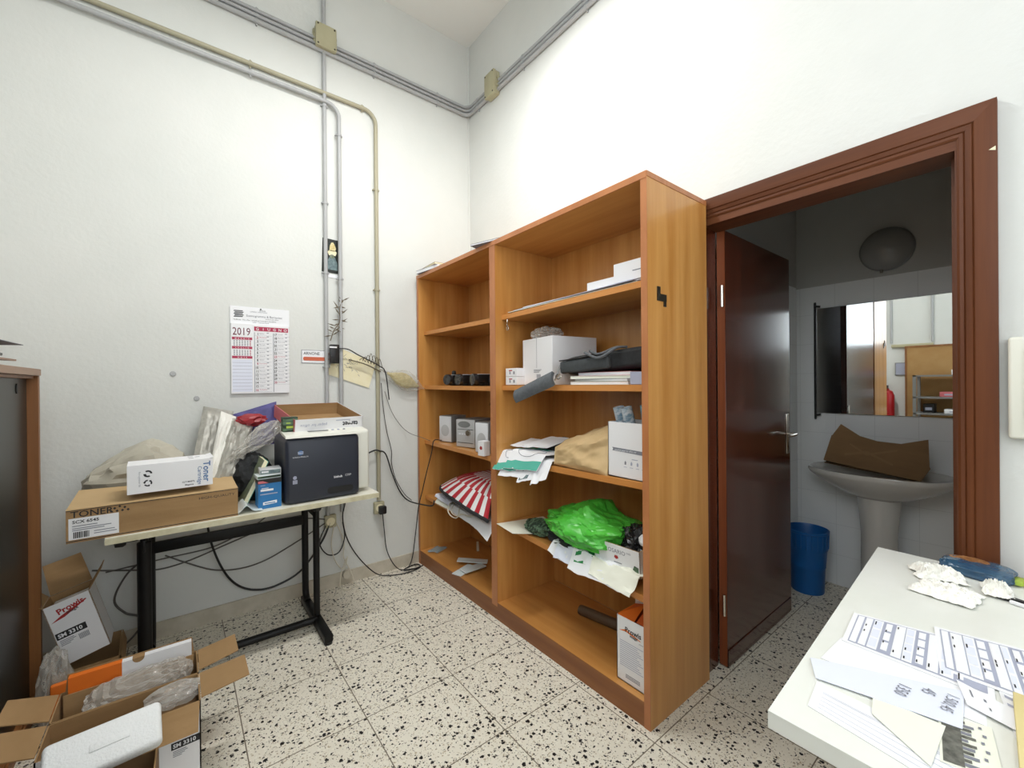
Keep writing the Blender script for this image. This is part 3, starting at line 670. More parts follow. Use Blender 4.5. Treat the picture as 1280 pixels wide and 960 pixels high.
# ------------------------------------------------------------------ drafting table and what stands on it
t = thing('drafting_table', 'worn white drafting table with black steel legs against the back wall', 'table', (-1.585, -.345, 0))
o = V((-1.585, -.345, 0)); T = Matrix.Translation(-o)
MB().box(-2.14, -1.035, -.652, -.035, .722, .748, 0).box(-2.141, -1.034, -.654, -.034, .7215, .7455, 1).xform(T).build('tabletop', ['laminate_old', 'laminate_edge'], t)
for x in (-1.305, -2.035):
    mb = MB().box(x - .022, x + .022, -.655, -.11, .014, .052, 0, .006).xform(T); f = mb.build('foot', 'black_steel', t)
    for y in (-.635, -.13): MB().lathe([(.02, 0), (.022, .012), (.015, .016)], 14, (x, y, 0)).xform(T).build('glide', 'black_rubber', f)
    MB().tube([(x, -.41, .05), (x, -.41, .64)], .017 if x > -2 else .027, 10).xform(T).build('leg', 'black_steel', t)
    MB().tube([(x, -.20, .045)] + arc((x, -.20, .115), (0, 0, -.07), (0, .06, 0), 6) + [(x, -.14, .20), (x, -.14, .72)], .019 if x > -2 else .03, 10).xform(T).build('leg', 'black_steel', t)
    mb = MB().box(x - .006, x + .006, -.44, -.13, .60, .655, 0, .002).box(x - .014, x + .014, -.42, -.38, .63, .722, 0, .002)
    mb.xform(T).build('tilt_bracket', 'black_steel', t)
    s = 1 if x > -2 else -1
    MB().lathe([(.006, -.06), (.022, -.055), (.024, -.03), (.018, -.02), (.008, -.018), (.008, .02)], 12, (x + s * .04, -.43, .665), 'x').xform(T).build('clamp_knob', 'black_plastic', t)
MB().box(-2.02, -1.315, -.155, -.128, .50, .555, 0, .003).xform(T).build('crossbar', 'black_steel', t)
MB().tube([(-2.03, -.43, .042), (-1.31, -.43, .042)], .019, 10).xform(T).build('foot_rail', 'black_steel', t)
MB().tube([(-1.30, -.37, .685), (-1.20, -.32, .655)], .026, 12).xform(T).build('lock_lever', 'black_plastic', t)

TT = .7485
# long toner carton
t = thing('toner_carton', 'long flat brown toner carton lying along the front of the table', 'carton', (-1.972, -.49, TT))
mb = MB().box(-.277, .277, -.148, .148, 0, .128, 0).box(-.277, .277, -.148, .148, .128, .13, 3)
mb.raw([(-.277, -.150, .126), (.277, -.150, .126), (.277, .13, .133), (-.277, .13, .150), (-.277, -.150, .128), (.277, -.150, .128), (.277, .13, .136), (-.277, .13, .153)], [(0, 3, 2, 1), (4, 5, 6, 7), (0, 1, 5, 4), (1, 2, 6, 5), (2, 3, 7, 6), (3, 0, 4, 7)], 3)
yy = -.148
mb.rect((-.277, yy, 0), XD, ZD, 0, .005, .554, .008, 1).rect((-.277, yy, .123), XD, ZD, 0, 0, .554, .003, 1)
mb.text('TONER', .034, (-.265, yy, .097), mi=1, bold=.008, stretch=1.08)
for x, z in ((-.14, .112), (-.125, .118), (-.11, .112), (-.133, .101), (-.117, .101), (-.15, .101), (-.10, .101)): mb.poly((x, yy, z), XD, ZD, [(0, -.005), (.005, 0), (0, .005), (-.005, 0)], 1)
mb.rect((-.27, yy, .012), XD, ZD, 0, 0, .142, .082, 2)
mb.text('SCX 6545', .0165, (-.26, yy, .074), mi=1, bold=.02, lift=.001, stretch=1.1)
for k, (x, z, w) in enumerate(((-.26, .062, .07), (-.26, .053, .11), (-.26, .046, .09), (-.20, .034, .06), (-.20, .025, .066))): mb.rect((x, yy, z), XD, ZD, 0, 0, w, .003, 4, .001)
rr = random.Random(5); x = -.257
while x < -.212:
    w = rr.choice((.0012, .002, .003)); mb.rect((x, yy, .017), XD, ZD, 0, 0, w, .024, 1, .001); x += w + rr.choice((.001, .0016))
mb.text('HIGH-QUALITY', .0155, (.265, yy, .098), mi=1, align='R', stretch=1.25)
mb.build('body', ['cardboard', 'ink', 'carton_white', 'cardboard_light', 'ink_grey'], t)
# white toner cartridge box on it, lettering turned on its side
t = thing('cartridge_box', 'white toner cartridge box with sideways blue lettering on the brown carton', 'box', (-1.935, -.545, .904), .04)
w, d, h = .288, .15, .118
mb = MB().box(-w / 2, w / 2, -d / 2, d / 2, 0, h, 0); yy = -d / 2
SD, SU = (0, 0, -1), (1, 0, 0)
mb.text('Toner', .036, (w / 2 - .034, yy, h - .010), SD, SU, 1, bold=.012); mb.text('Cartridge', .021, (w / 2 - .054, yy, h - .03), SD, SU, 2)
mb.text('CLT-M4072', .009, (w / 2 - .11, yy, .022), mi=3, bold=.02); mb.text('Magenta', .009, (w / 2 - .10, yy, .009), mi=3, bold=.02)
def recycle(mb, c, r, mi):
    for k in range(3):
        a0 = PI / 2 + k * 2 * PI / 3; pts = []
        for j in range(6): a = a0 + j / 5 * 1.25; pts.append((c[0] + math.cos(a) * r, c[1] + math.sin(a) * r))
        inn = [(c[0] + math.cos(a0 + j / 5 * 1.25) * r * .62, c[1] + math.sin(a0 + j / 5 * 1.25) * r * .62) for j in range(6)]
        for j in range(5): mb.poly((0, yy, 0), XD, ZD, [inn[j], pts[j], pts[j + 1], inn[j + 1]][::-1], mi)
        a = a0 + 1.25; mb.poly((0, yy, 0), XD, ZD, [(c[0] + math.cos(a) * r * .45, c[1] + math.sin(a) * r * .45), (c[0] + math.cos(a + .5) * r * .8, c[1] + math.sin(a + .5) * r * .8), (c[0] + math.cos(a) * r * 1.2, c[1] + math.sin(a) * r * 1.2)][::-1], mi)
cx = -w / 2 + .065
recycle(mb, (cx, .040), .014, 3)
for k in range(2):
    a0 = k * PI; P = []
    for j in range(8):
        a = a0 + j / 7 * 2.2; P.append((cx + math.cos(a) * .0145, .079 + math.sin(a) * .0145, cx + math.cos(a) * .008 * (1 - k * .3), .079 + math.sin(a) * .008))
    for j in range(7): mb.poly((0, yy, 0), XD, ZD, [(P[j][2], P[j][3]), (P[j][0], P[j][1]), (P[j + 1][0], P[j + 1][1]), (P[j + 1][2], P[j + 1][3])][::-1], 3)
mb.text('For a greener life', .009, (-w / 2 + .036, yy, .09), SD, SU, 4)
for a, b in ((.06, .03), (.085, .01), (.06, -.02)): mb.rect((a, b, h), (1, 0, 0), (0, 1, 0), 0, 0, .018, .012, 4)
mb.quad((w / 2 - .02, -d / 2, h - .001), (w / 2 + .004, -d / 2, h + .006), (w / 2 + .004, d / 2, h + .006), (w / 2 - .02, d / 2, h - .001), .001, 0)
mb.build('body', ['carton_white', 'ink_blue', 'ink_blue', 'ink', 'ink_grey'], t)
# grey bag behind
def bagshape(q): return (q[0], q[1], q[2] * (1 - .25 * q[0]) if q[2] > 0 else q[2])
MB().blob((0, 0, .16), (.19, .14, .155), .16, 1.7, 3, 4, floor=.0, shape=lambda q: (q[0], q[1], q[2] * (.55 + .45 * (1 - abs(q[0] - .15)) if q[2] > 0 else 1))).build('plastic_bag', 'grey_bag', loc=(-2.04, -.17, TT), rot=(0, 0, .05), sharp=22, label='crumpled translucent grey plastic bag behind the white cartridge box', cat='plastic bag')
# padded mailers leaning behind
def leaf(name, label, cat, P, m, seed, amp=.012, f=7, t_=.012, m2=None):
    P = [V(p) for p in P]; b = sum(P, V()) / 4; b.z = min(p.z for p in P); P = [p - b for p in P]
    n = (P[1] - P[0]).cross(P[3] - P[0]).normalized()
    def fn(u, v):
        p = (P[0] * (1 - u) + P[1] * u) * (1 - v) + (P[3] * (1 - u) + P[2] * u) * v
        e = min(1, 6 * min(u, 1 - u, v, 1 - v) + .15)
        return p + n * (amp * e * (1 + crease(u, v, seed, f * .35)))
    return MB().grid(fn, 22, 22, t_, 0).build(name, m, loc=b, sharp=24, label=label, cat=cat)
leaf('padded_mailer', 'silver padded mailer leaning on the wall behind the brown carton', 'mailer', [(-1.87, -.30, .88), (-1.73, -.28, .84), (-1.66, -.06, 1.20), (-1.80, -.06, 1.235)], 'silver_bag', 2)
leaf('paper_bag', 'white strip of folded paper bag leaning between the silver mailers', 'bag', [(-1.80, -.36, .87), (-1.765, -.36, .87), (-1.655, -.16, 1.175), (-1.725, -.16, 1.21)], 'white_bag', 5, .006)
leaf('padded_mailer', 'crinkled silver mailer in front, next to the leaning book', 'mailer', [(-1.785, -.38, .84), (-1.66, -.35, .84), (-1.575, -.16, 1.12), (-1.68, -.16, 1.18)], 'silver_bag', 8, .014, 9)
def rollshape(q): return (q[0] * (.75 + .3 * math.sin(q[2] * 2)), q[1], q[2])
rot = V((0, 0, 1)).rotation_difference(V((.82, .12, .55))).to_matrix().to_4x4()
MB().blob((0, 0, 0), (.045, .045, .125), .3, 3.0, 11, 4, shape=rollshape).xform(rot).build('bubble_wrap', 'clear_plastic', loc=(-1.585, -.30, 1.045), sharp=20, label='shiny roll of bubble wrap lying on top of the silver mailers', cat='bubble wrap')
leaf('plastic_sleeve', 'purple plastic bag draped behind the printer and the wall', 'plastic bag', [(-1.66, -.14, 1.0), (-1.45, -.12, 1.0), (-1.44, -.05, 1.25), (-1.67, -.05, 1.18)], 'purple_plastic', 13, .012, 6)
MB().blob((0, 0, .02), (.055, .03, .026), .35, 2.5, 15, 3).build('red_wrapper', 'red_plastic', loc=(-1.585, -.165, 1.135), sharp=22, label='crumpled red wrapper lying on the purple plastic bag', cat='wrapper')
MB().blob((0, 0, .10), (.085, .13, .115), .18, 2.2, 19, 4, floor=0).build('cloth_bundle', 'black_fabric', loc=(-1.60, -.28, TT), sharp=26, label='dark cloth bundle stuffed beneath the mailers left of the printer', cat='cloth')
# leaning magazine and bent sheet
t = thing('magazine', 'thick magazine leaning at a slant beside the small blue box', 'magazine', (-1.662, -.42, TT))
mb = MB().quad((0, -.10, 0), (.021, -.10, 0), (.021, .12, 0), (0, .12, 0), .001)
mb = MB().box(-.009, .009, -.10, .11, 0, .235, 0).box(-.011, -.009, -.101, .11, 0, .236, 1).box(.009, .011, -.101, .11, 0, .236, 2)
mb.xform(Matrix.Rotation(math.radians(25), 4, 'Y')).xform(Matrix.Translation((0, 0, .005))).build('pages', ['paper_cream', 'photo_green', 'teal'], t)
def wv(u, v): return V((-.06 + .12 * u, -.08 + .16 * v, .006 + .03 * math.exp(-((u - .45) / .17) ** 2) + .001))
MB().grid(wv, 20, 6, .0015).build('bent_sheet', 'glass_pale', loc=(-1.655, -.555, TT), label='bent clear plastic sheet at the foot of the leaning magazine', cat='plastic sheet')
# blue box with two cassettes
t = thing('ink_box', 'small blue and white ink box standing left of the printer', 'box', (-1.56, -.555, TT), .02)
mb = MB().box(-.05, .05, -.045, .045, 0, .142, 0).box(-.051, .051, -.0455, .046, .122, .143, 1); yy = -.045
for z, w, x, hh, mi in ((.085, .055, -.04, .010, 2), (.098, .03, -.036, .003, 2), (.068, .075, -.042, .005, 3), (.112, .02, -.04, .003, 3)): mb.rect((x, yy, z), XD, ZD, 0, 0, w, hh, mi)
mb.prism([(-.03, .018), (.03, .022), (.03, .036), (-.03, .032)], yy - .0012, yy, 'y', 2); mb.rect((-.024, yy - .0012, .024), XD, ZD, 0, 0, .046, .004, 0, .0006)
mb.poly((0, -.0456, 0), XD, ZD, [(-.05, .124), (-.005, .124), (-.03, .136), (-.05, .136)], 4)
mb.build('body', ['blue_box', 'black_plastic', 'paper', 'ink_lightgrey', 'pink_card'], t)
t = thing('cassette_case', 'clear cassette case lying directly on the small blue box', 'case', (-1.562, -.55, TT + .1432), .06)
MB().box(-.052, .052, -.04, .04, 0, .018, 0, .001).box(-.05, .05, -.0405, .038, .004, .014, 1).build('body', ['glass_pale', 'green_cloth'], t)
t = thing('cassette_case', 'grey cassette case topmost on the pile above the blue box', 'case', (-1.552, -.545, TT + .1618), -.05)
mb = MB().box(-.047, .047, -.04, .04, 0, .028, 0, .002).rect((-.043, -.04, .004), XD, ZD, 0, 0, .086, .018, 1).rect((-.038, -.04, .01), XD, ZD, 0, 0, .03, .008, 2, .001).build('body', ['silver_plastic', 'photo_blue', 'paper'], t)

# printer
t = thing('printer', 'black and white desktop laser printer standing on the drafting table', 'printer', (-1.30, -.36, TT)); PO = V((-1.30, -.36, TT))
mb = MB().prism([(-.225, .02), (.25, .02), (.25, .39), (.10, .385), (-.225, .348)], -.165, .24, 'x', 0)
b = bmesh.new(); vs = [b.verts.new(v) for v in mb.v]; [b.faces.new([vs[i] for i in f]) for f in mb.f]; bmesh.ops.recalc_face_normals(b, faces=b.faces[:]); bmesh.ops.bevel(b, geom=b.edges[:], offset=.018, segments=3, affect='EDGES', profile=.5)
mb = MB().bm(b, 0); mb.box(.2405, .2415, -.20, .22, .10, .102, 1)
mb.build('body', ['printer_white', 'ink_grey'], t)
mb = MB().box(-.195, .172, -.262, .06, .002, .332, 0, .022, 3); mb.build('front_panel', 'printer_dark', t)
mb = MB().prism([(-.268, .334), (-.15, .345), (-.15, .36), (-.262, .347)], -.193, .17, 'x', 0).build('top_cover', 'printer_white', t)
yy = -.2625
mb = MB()
for k in range(14):
    a, c = 2 * PI * k / 14, 2 * PI * (k + 1) / 14; mb.poly((-.125, yy, .258), XD, ZD, [(0, 0), (math.cos(a) * .013, math.sin(a) * .012), (math.cos(c) * .013, math.sin(c) * .012)], 0)
for z in (.252, .257, .262): mb.rect((-.138, yy, z), XD, ZD, 0, 0, .026, .0016, 1, .001)
mb.text('KONICA MINOLTA', .0085, (-.125, yy, .234), mi=2, align='C'); mb.text('bizhub', .0165, (.035, yy, .108), mi=2, bold=.02); mb.text('C35P', .0145, (.092, yy, .1115), mi=2)
for k in range(12):
    a, c = 2 * PI * k / 12, 2 * PI * (k + 1) / 12; mb.poly((-.152, yy, .135), XD, ZD, [(0, 0), (math.cos(a) * .009, math.sin(a) * .009), (math.cos(c) * .009, math.sin(c) * .009)], 3)
mb.rect((-.162, yy, .104), XD, ZD, 0, 0, .021, .019, 3)
for k in range(3): mb.rect((-.160, yy, .108 + k * .005), XD, ZD, 0, 0, .017, .0015, 4, .001)
mb.build('badges', ['ink_blue', 'paper', 'paper', 'ink_lightgrey', 'ink_grey'], t)
mb = MB(); rad = .017; P = []
for cx, s in ((.018, PI / 2), (.118, -PI / 2)):
    for j in range(9): a = s + PI * j / 8; P.append((cx + math.cos(a) * rad, .045 + math.sin(a) * rad + .004 * (cx - .07)))
mb.prism(P, -.2635, -.25, 'y', 0).build('grip_slot', 'black_rubber', t)
MB().box(-.075, .025, -.205, -.175, .352, .3555, 0, .001).xform(Matrix.Translation((0, 0, .003))).build('display', 'silver_dark', t)
for k, x in enumerate((.05, .08, .11)): MB().lathe([(.007, .0), (.007, .006), (.004, .008)], 10, (x, -.19, .352)).build('button', 'ink_lightgrey' if k < 2 else 'ink_grey', t)
MB().box(.236, .262, -.05, .09, .06, .26, 0, .012, 3).build('side_tray', 'black_plastic', t)
# upside-down carton lid on the printer
t = thing('carton_tray', 'shallow open carton tray with upside-down lettering on top of the printer', 'carton tray', (-1.275, -.345, 1.132), (math.radians(11), 0, math.radians(6)))
w, d, h = .365, .36, .072
mb = MB().box(-w / 2, w / 2, -d / 2, d / 2, 0, .003, 2)
mb.quad((-w / 2, -d / 2, 0), (w / 2, -d / 2, 0), (w / 2, -d / 2, h), (-w / 2, -d / 2, h), .003, 0, 2)
mb.quad((w / 2, d / 2, 0), (-w / 2, d / 2, 0), (-w / 2, d / 2, h), (w / 2, d / 2, h), .003, 1, 2)
mb.quad((-w / 2, d / 2, 0), (-w / 2, -d / 2, 0), (-w / 2, -d / 2, h), (-w / 2, d / 2, h), .003, 1, 2)
mb.quad((w / 2, -d / 2, 0), (w / 2, d / 2, 0), (w / 2, d / 2, h), (w / 2, -d / 2, h), .003, 0, 2)
UD, UU = (-1, 0, 0), (0, 0, -1); yy = -d / 2
mb.text('target', .036, (w / 2 - .028, yy, .045), UD, UU, 3, bold=.03); mb.text('paper for office', .022, (w / 2 - .2, yy, .045), UD, UU, 4)
mb.rect((.03, yy, .055), XD, ZD, 0, 0, .08, .004, 4)
mb.build('body', ['carton_white', 'pink_card', 'cardboard', 'ink', 'ink_lightgrey'], t)
MB().box(-.035, .035, -.028, .028, 0, .075, 0, .001).rect((-.02, -.028, .018), XD, ZD, 0, 0, .036, .012, 1).rect((-.02, -.028, .042), XD, ZD, 0, 0, .02, .006, 1).build('green_box', ['green_cloth', 'lime'], loc=(-1.452, -.50, 1.108), label='small dark green card box on the left end of the printer top', cat='box')

# ------------------------------------------------------------------ low cabinet by the left wall
CX, CY = -2.361, -.36
t = thing('cabinet', 'brown wooden cabinet with dark sliding glass doors at the left edge', 'cabinet', (-2.57, -.93, 0)); o = V((-2.57, -.93, 0)); T = Matrix.Translation(-o)
x0, x1, y0, y1, h = -2.775, CX, -1.52, CY, 1.425
MB().box(x0, x1 + .004, y0 - .005, y1 + .004, h - .028, h, 0, .002, 1).xform(T).build('top_panel', 'cabinet_top', t)
for a, b in ((y1 - .024, y1), (y0, y0 + .024)): MB().box(x0, x1, a, b, 0, h - .028).xform(T).build('side_panel', 'cabinet_wood', t)
MB().box(x0, x0 + .01, y0 + .024, y1 - .024, .05, h - .028).xform(T).build('back_panel', 'cabinet_wood', t)
MB().box(x0 + .01, x1 - .005, y0 + .024, y1 - .024, .05, .075).xform(T).build('bottom_panel', 'cabinet_wood', t)
MB().box(x1 - .03, x1 - .015, y0 + .024, y1 - .024, 0, .05).xform(T).build('plinth', 'cabinet_wood', t)
for a, b, dx in ((y1 - .60, y1 - .026, .032), (y0 + .026, y1 - .56, .046)):
    dpan = MB().box(x1 - dx - .010, x1 - dx, a, b, .078, h - .030).xform(T).build('sliding_door', 'dark_panel', t)
    MB().lathe([(.011, -.002), (.013, .0), (.013, .003)], 14, (x1 - dx, (b - .14 if dx < .04 else a + .14), 1.345), 'x', sx=.7, sy=1.5).xform(T).build('finger_pull', 'black_rubber', dpan)
for z in (h - .040, .076): MB().box(x1 - .060, x1 - .012, y0 + .024, y1 - .024, z, z + .011).xform(T).build('door_track', 'cabinet_wood', t)
# papers on the cabinet
hh = h + .001
for k, (x, y, rz, w_, d_, th, m_, lb) in enumerate(((-2.52, -.80, .06, .24, .31, .016, 'photo_dark', 'thick dark folder lowest on the cabinet at the left edge'), (-2.50, -.79, -.05, .25, .30, .011, 'cabinet_top', 'brown paper folder in the pile on the cabinet'), (-2.51, -.81, .10, .25, .31, .014, 'black_plastic', 'black folder second from the top on the cabinet'), (-2.51, -.80, -.03, .30, .36, .004, 'ink_grey', 'thin grey sheet topmost on the cabinet pile at the left edge'))):
    if k == 3: hh += .012
    def fl(u, v, w_=w_, d_=d_, k=k): return V((-w_ / 2 + w_ * u, -d_ / 2 + d_ * v, (.006 * math.sin(u * 3 + k) * (k % 2) if k < 3 else .010 * (u - .5)) + .007))
    MB().grid(fl, 8, 8, th * .6 if k < 3 else .002).build('folder', m_, loc=(x, y, hh + th * .2), rot=(0, 0, rz), label=lb, cat='folder'); hh += th + .005

# ------------------------------------------------------------------ cartons on the floor
def carton(label, loc, rot, w, d, h, mo, mi, flaps=(), t_=.004, cat='carton', name='open_carton', deco=None, mats=()):
    root = thing(name, label, cat, loc, rot)
    a, b = w / 2, d / 2; mb = MB().box(-a + t_, a - t_, -b + t_, b - t_, 0, t_, 1)
    C = {'f': ((-a, -b), (a, -b)), 'r': ((a, -b), (a, b)), 'b': ((a, b), (-a, b)), 'l': ((-a, b), (-a, -b))}
    for s, (p, q) in C.items(): mb.quad((p[0], p[1], 0), (q[0], q[1], 0), (q[0], q[1], h), (p[0], p[1], h), t_, 0, 1, 2)
    if deco: deco(mb)
    mb.build('body', [mo, mi, 'cardboard'] + list(mats), root)
    for s, L_, ang, *rest in flaps:
        p, q = C[s]; p = V((p[0], p[1], h)); q = V((q[0], q[1], h)); u = (q - p).normalized(); n = u.cross(V((0, 0, 1)))
        i0, i1 = rest if rest else (.004, .004)
        ang = math.radians(ang); dv = V((0, 0, 1)) * math.cos(ang) + n * math.sin(ang); p = p + u * i0; q = q - u * i1; tp = min(.006, L_ * .1)
        g = n * .002 + V((0, 0, .001))
        MB().quad(p + g, q + g, q + dv * L_ - u * tp + g, p + dv * L_ + u * tp + g, t_ * .8, 0, 1, 2).build('flap', [mo, mi, 'cardboard'], root)
    return root
def sm(mb, a, yy, z, s, y2=None):   # black type plate with small print and barcode on a front face
    mb.rect((a, yy, z), XD, ZD, 0, 0, .098 * s, .030 * s, 3); mb.text('SM 3310', .0235 * s, (a + .006 * s, yy, z + .007 * s), mi=4, bold=.03, lift=.0011, stretch=.95)
    for k in range(4): mb.rect((a + .006 * s, yy, z - (.010 + .007 * k) * s), XD, ZD, 0, 0, (.045, .05, .04, .03)[k] * s, .003 * s, 5)
def deco_up(mb):
    yy = -.085; a = -.066
    mb.poly((0, yy, 0), XD, ZD, [(-.064, .188), (-.03, .206), (.052, .236), (.056, .232), (-.02, .196)], 6)
    mb.text('Prowis', .034, (-.036, yy, .212), (1, 0, .16), (-.16, 0, 1), 6, bold=.03, stretch=.9, lift=.001); mb.text('image', .016, (-.012, yy, .203), (1, 0, .16), (-.16, 0, 1), 3, bold=.02, lift=.001)
    sm(mb, -.066, yy, .112, .95)
    for k in range(9): mb.rect((-.005 + k * .0036, yy, .078), XD, ZD, 0, 0, .0022, .024, 5)
# brown low carton under the leaning box
carton('plain low brown carton on the floor beneath the leaning white box', (-2.235, -.30, 0), .05, .22, .26, .165, 'cardboard', 'cardboard', (('f', .1, 165), ('r', .05, 165)))
c = carton('white SM 3310 carton leaning with open flaps between cabinet and table leg', (-2.222, -.315, .192), (math.radians(-4), math.radians(-15), math.radians(3)), .145, .17, .262, 'carton_white', 'cardboard',
           (('b', .135, 12), ('l', .12, 28), ('r', .085, 40)), deco=deco_up, mats=('ink', 'paper', 'ink_grey', 'ink_red'))
MB().box(-.06, .06, -.072, .072, .215, .236, 0, .004).build('foam_insert', 'foam', c)
# clear bag and orange sleeve standing beside it
MB().blob((0, 0, .15), (.045, .06, .155), .16, 2.0, 23, 4, floor=0).build('clear_bag', 'clear_plastic', loc=(-2.293, -.56, 0.0), sharp=20, label='upright clear plastic bag squeezed against the end of the cabinet', cat='plastic bag')
MB().box(-.028, .028, -.012, .012, 0, .245, 0, .008).build('orange_sleeve', 'orange', loc=(-2.262, -.66, 0), rot=(.05, 0, .1), label='orange plastic sleeve standing below the clear plastic bag', cat='sleeve')
# back carton holding a folded orange and white box
c = carton('brown carton behind, holding the orange and white folded box', (-2.045, -.945, 0), .0, .376, .17, .298, 'cardboard', 'cardboard', (('r', .125, 80, .012, .012), ('l', .12, 72, .012, .012), ('b', .058, -3, .01, .012)))
MB().box(-.176, .176, -.0025, .0025, 0, .30, 0, .001).build('partition', 'cardboard', c, loc=(0, .048, .004))
mb = MB().box(-.165, .17, -.012, .012, 0, .348, 1).box(-.1655, -.03, -.0125, .0125, 0, .3485, 0)
mb.prism([(.015 + .017 * math.cos(PI + PI * k / 12), .3488 + .017 * math.sin(PI + PI * k / 12)) for k in range(13)], -.0132, .0132, 'y', 2).build('folded_box', ['orange', 'carton_white', 'cardboard'], loc=(-2.045, -.878, .006), rot=(0, 0, 0), label='flat folded box, half orange half white, standing in the back carton', cat='box')
def deco_a1(mb): sm(mb, .110, -.085, .172, .76)
c = carton('white SM 3310 carton in the foreground with unfolded brown flaps', (-2.045, -1.122, 0), 0.0, .376, .17, .30, 'carton_white', 'cardboard', (('r', .14, 84, .010, .008), ('l', .125, 74, .006, .02), ('f', .085, 142, .225, .003)), deco=deco_a1, mats=('ink', 'paper', 'ink_grey'))
# air cushion, crumpled film, foam
def cush(q): return (q[0] * (1 + .0 * q[1]), q[1], q[2] * (1 + .3 * math.cos(q[0] * 17)))
rot = Matrix.Rotation(math.radians(-4), 4, 'Y')
def sq(q):
    s = lambda v, p: math.copysign(abs(v) ** p, v)
    return (s(q[0], .55), s(q[1], .8), s(q[2], .8) * (1 + .12 * math.sin(q[0] * 22)))
MB().blob((0, 0, 0), (.138, .05, .046), .12, 2.2, 31, 4, shape=sq).xform(rot).build('air_cushion', 'clear_wrap_dense', loc=(-2.02, -.965, .285), rot=(.4, 0, .05), sharp=18, label='long shiny air cushion of clear film in the foreground carton', cat='air cushion')
MB().blob((0, 0, 0), (.06, .04, .026), .3, 2.4, 33, 3).build('plastic_film', 'clear_wrap_dense', loc=(-1.925, -1.09, .285), sharp=18, label='crumpled clear film tucked right of the foam in the foreground carton', cat='plastic film')
MB().box(-.178, .178, -.076, .076, .006, .235, 0).build('inner_box', 'cardboard_dark', loc=(-2.045, -1.122, .0), label='brown inner box filling the foreground carton below the air cushion', cat='box')
c = carton('dark brown open carton under the white foam at the lower left', (-2.095, -1.40, 0), -.03, .25, .36, .245, 'cardboard_dark', 'cardboard_dark', ())
mb = MB().box(-.125, .125, -.058, .058, 0, .05, 0, .014, 3).box(-.03, .055, -.010, .010, .048, .053, 0, .002)
mb.build('foam_block', 'foam', loc=(-2.08, -1.275, .302), rot=(math.radians(38), math.radians(-2), math.radians(2)), label='white foam packing block lying tilted across the foreground cartons', cat='foam block')

# ------------------------------------------------------------------ things on the bookcase
TOP = BH + .0015
def booklet(label, loc, rz, w, d, h, m, m2='paper', name='booklet', cat='booklet'):
    return MB().box(-w / 2, w / 2, -d / 2, d / 2, 0, .001, 0).box(-w / 2 + .002, w / 2 - .002, -d / 2 + .002, d / 2 - .002, .001, h - .001, 1).box(-w / 2, w / 2, -d / 2, d / 2, h - .001, h, 0).build(name, [m, m2], loc=loc, rot=(0, 0, rz), label=label, cat=cat)
booklet('thick grey booklet on top of the bookcase at the left end', (-.40, -.185, TOP), .12, .20, .27, .024, 'ink_grey', 'paper')
booklet('brown booklet lying on the grey one at the left end of the top', (-.41, -.215, TOP + .0245), -.05, .16, .21, .014, 'cabinet_top', 'paper_cream')
booklet('thin grey folder on the bookcase top just left of the divider', (-.40, -.91, TOP), .3, .23, .21, .010, 'ink_grey', 'paper')
# --- top right shelf: big flat sheets, two white boxes
z = max(zs(0, -1.05), zs(0, -1.95))
def tilt(row, y): return SR[row]
sl = math.atan((SR[0][1] - SR[0][0]) / -.962)
for k, (dx, dy, w, d, rz, m_, lb) in enumerate(((.0, .0, .37, .84, .02, 'paper_ivory', 'large cream sheet lowest on the top right shelf'), (-.012, -.02, .35, .80, -.015, 'ink_lightgrey', 'large grey sheet between two others on the top right shelf'), (.004, -.06, .34, .74, .03, 'paper', 'large white sheet topmost of the flat pile on the top right shelf'))):
    zc_ = zs(0, -1.50 + dy) + .0025 + k * .0062
    MB().grid(lambda u, v: V((-w / 2 + w * u, -d / 2 + d * v, .004 + .002 * math.sin(v * 5 + k) * u)), 6, 16, .003).build('paper_sheet', m_, loc=(-.255 + dx, -1.50 + dy, zc_), rot=(sl, 0, rz), label=lb, cat='paper')
def whitebox(label, loc, rz, w, d, h, extra=None):
    mb = MB().box(-w / 2, w / 2, -d / 2, d / 2, 0, h, 0, .001, 1).rect((0, 0, h), (1, 0, 0), (0, 1, 0), -w / 2, -.001, w / 2, .001, 1)
    if extra: extra(mb, w, d, h)
    return mb.build('white_box', ['carton_white', 'ink_lightgrey', 'ink_grey', 'ink_red', 'ink'], loc=loc, rot=(0, 0, rz), label=label, cat='box')
bz = zs(0, -1.75) + .0225
whitebox('low white box on the top right shelf, left of the taller one', (-.335, -1.70, bz), .0, .10, .17, .042)
whitebox('taller white box at the right end of the top right shelf', (-.355, -1.872, bz + .002), .0, .12, .155, .082, lambda mb, w, d, h: mb.rect((-w / 2, 0, .035), (0, -1, 0), ZD, .02, 0, .07, .004, 2))
# --- second right shelf
z = 1.3405
for k, lb in enumerate(('small white carton lower of two beside the big white carton', 'small white carton upper of two beside the big white carton')):
    whitebox(lb, (-.40, -1.095, z + .0005 + k * .0475), .0, .075, .10, .046, lambda mb, w, d, h: (mb.rect((-w / 2, .015, .012), (0, -1, 0), ZD, 0, 0, .01, .016, 2), mb.rect((-w / 2, -.02, .012), (0, -1, 0), ZD, 0, 0, .012, .016, 2), mb.rect((-w / 2, .02, .03), (0, -1, 0), ZD, 0, 0, .03, .006, 3)))
t = thing('white_carton', 'big white carton standing on the second shelf of the right half', 'carton', (-.258, -1.295, z + .0005), -.16)
W_, D_, H_ = .29, .29, .25
mb = MB().box(-W_ / 2, W_ / 2, -D_ / 2, D_ / 2, 0, H_, 0, .0015, 1)
FX = (0, -1, 0); fo = (-W_ / 2, 0, 0)
mb.rect(fo, FX, ZD, -.002, .09, .001, H_, 2); 
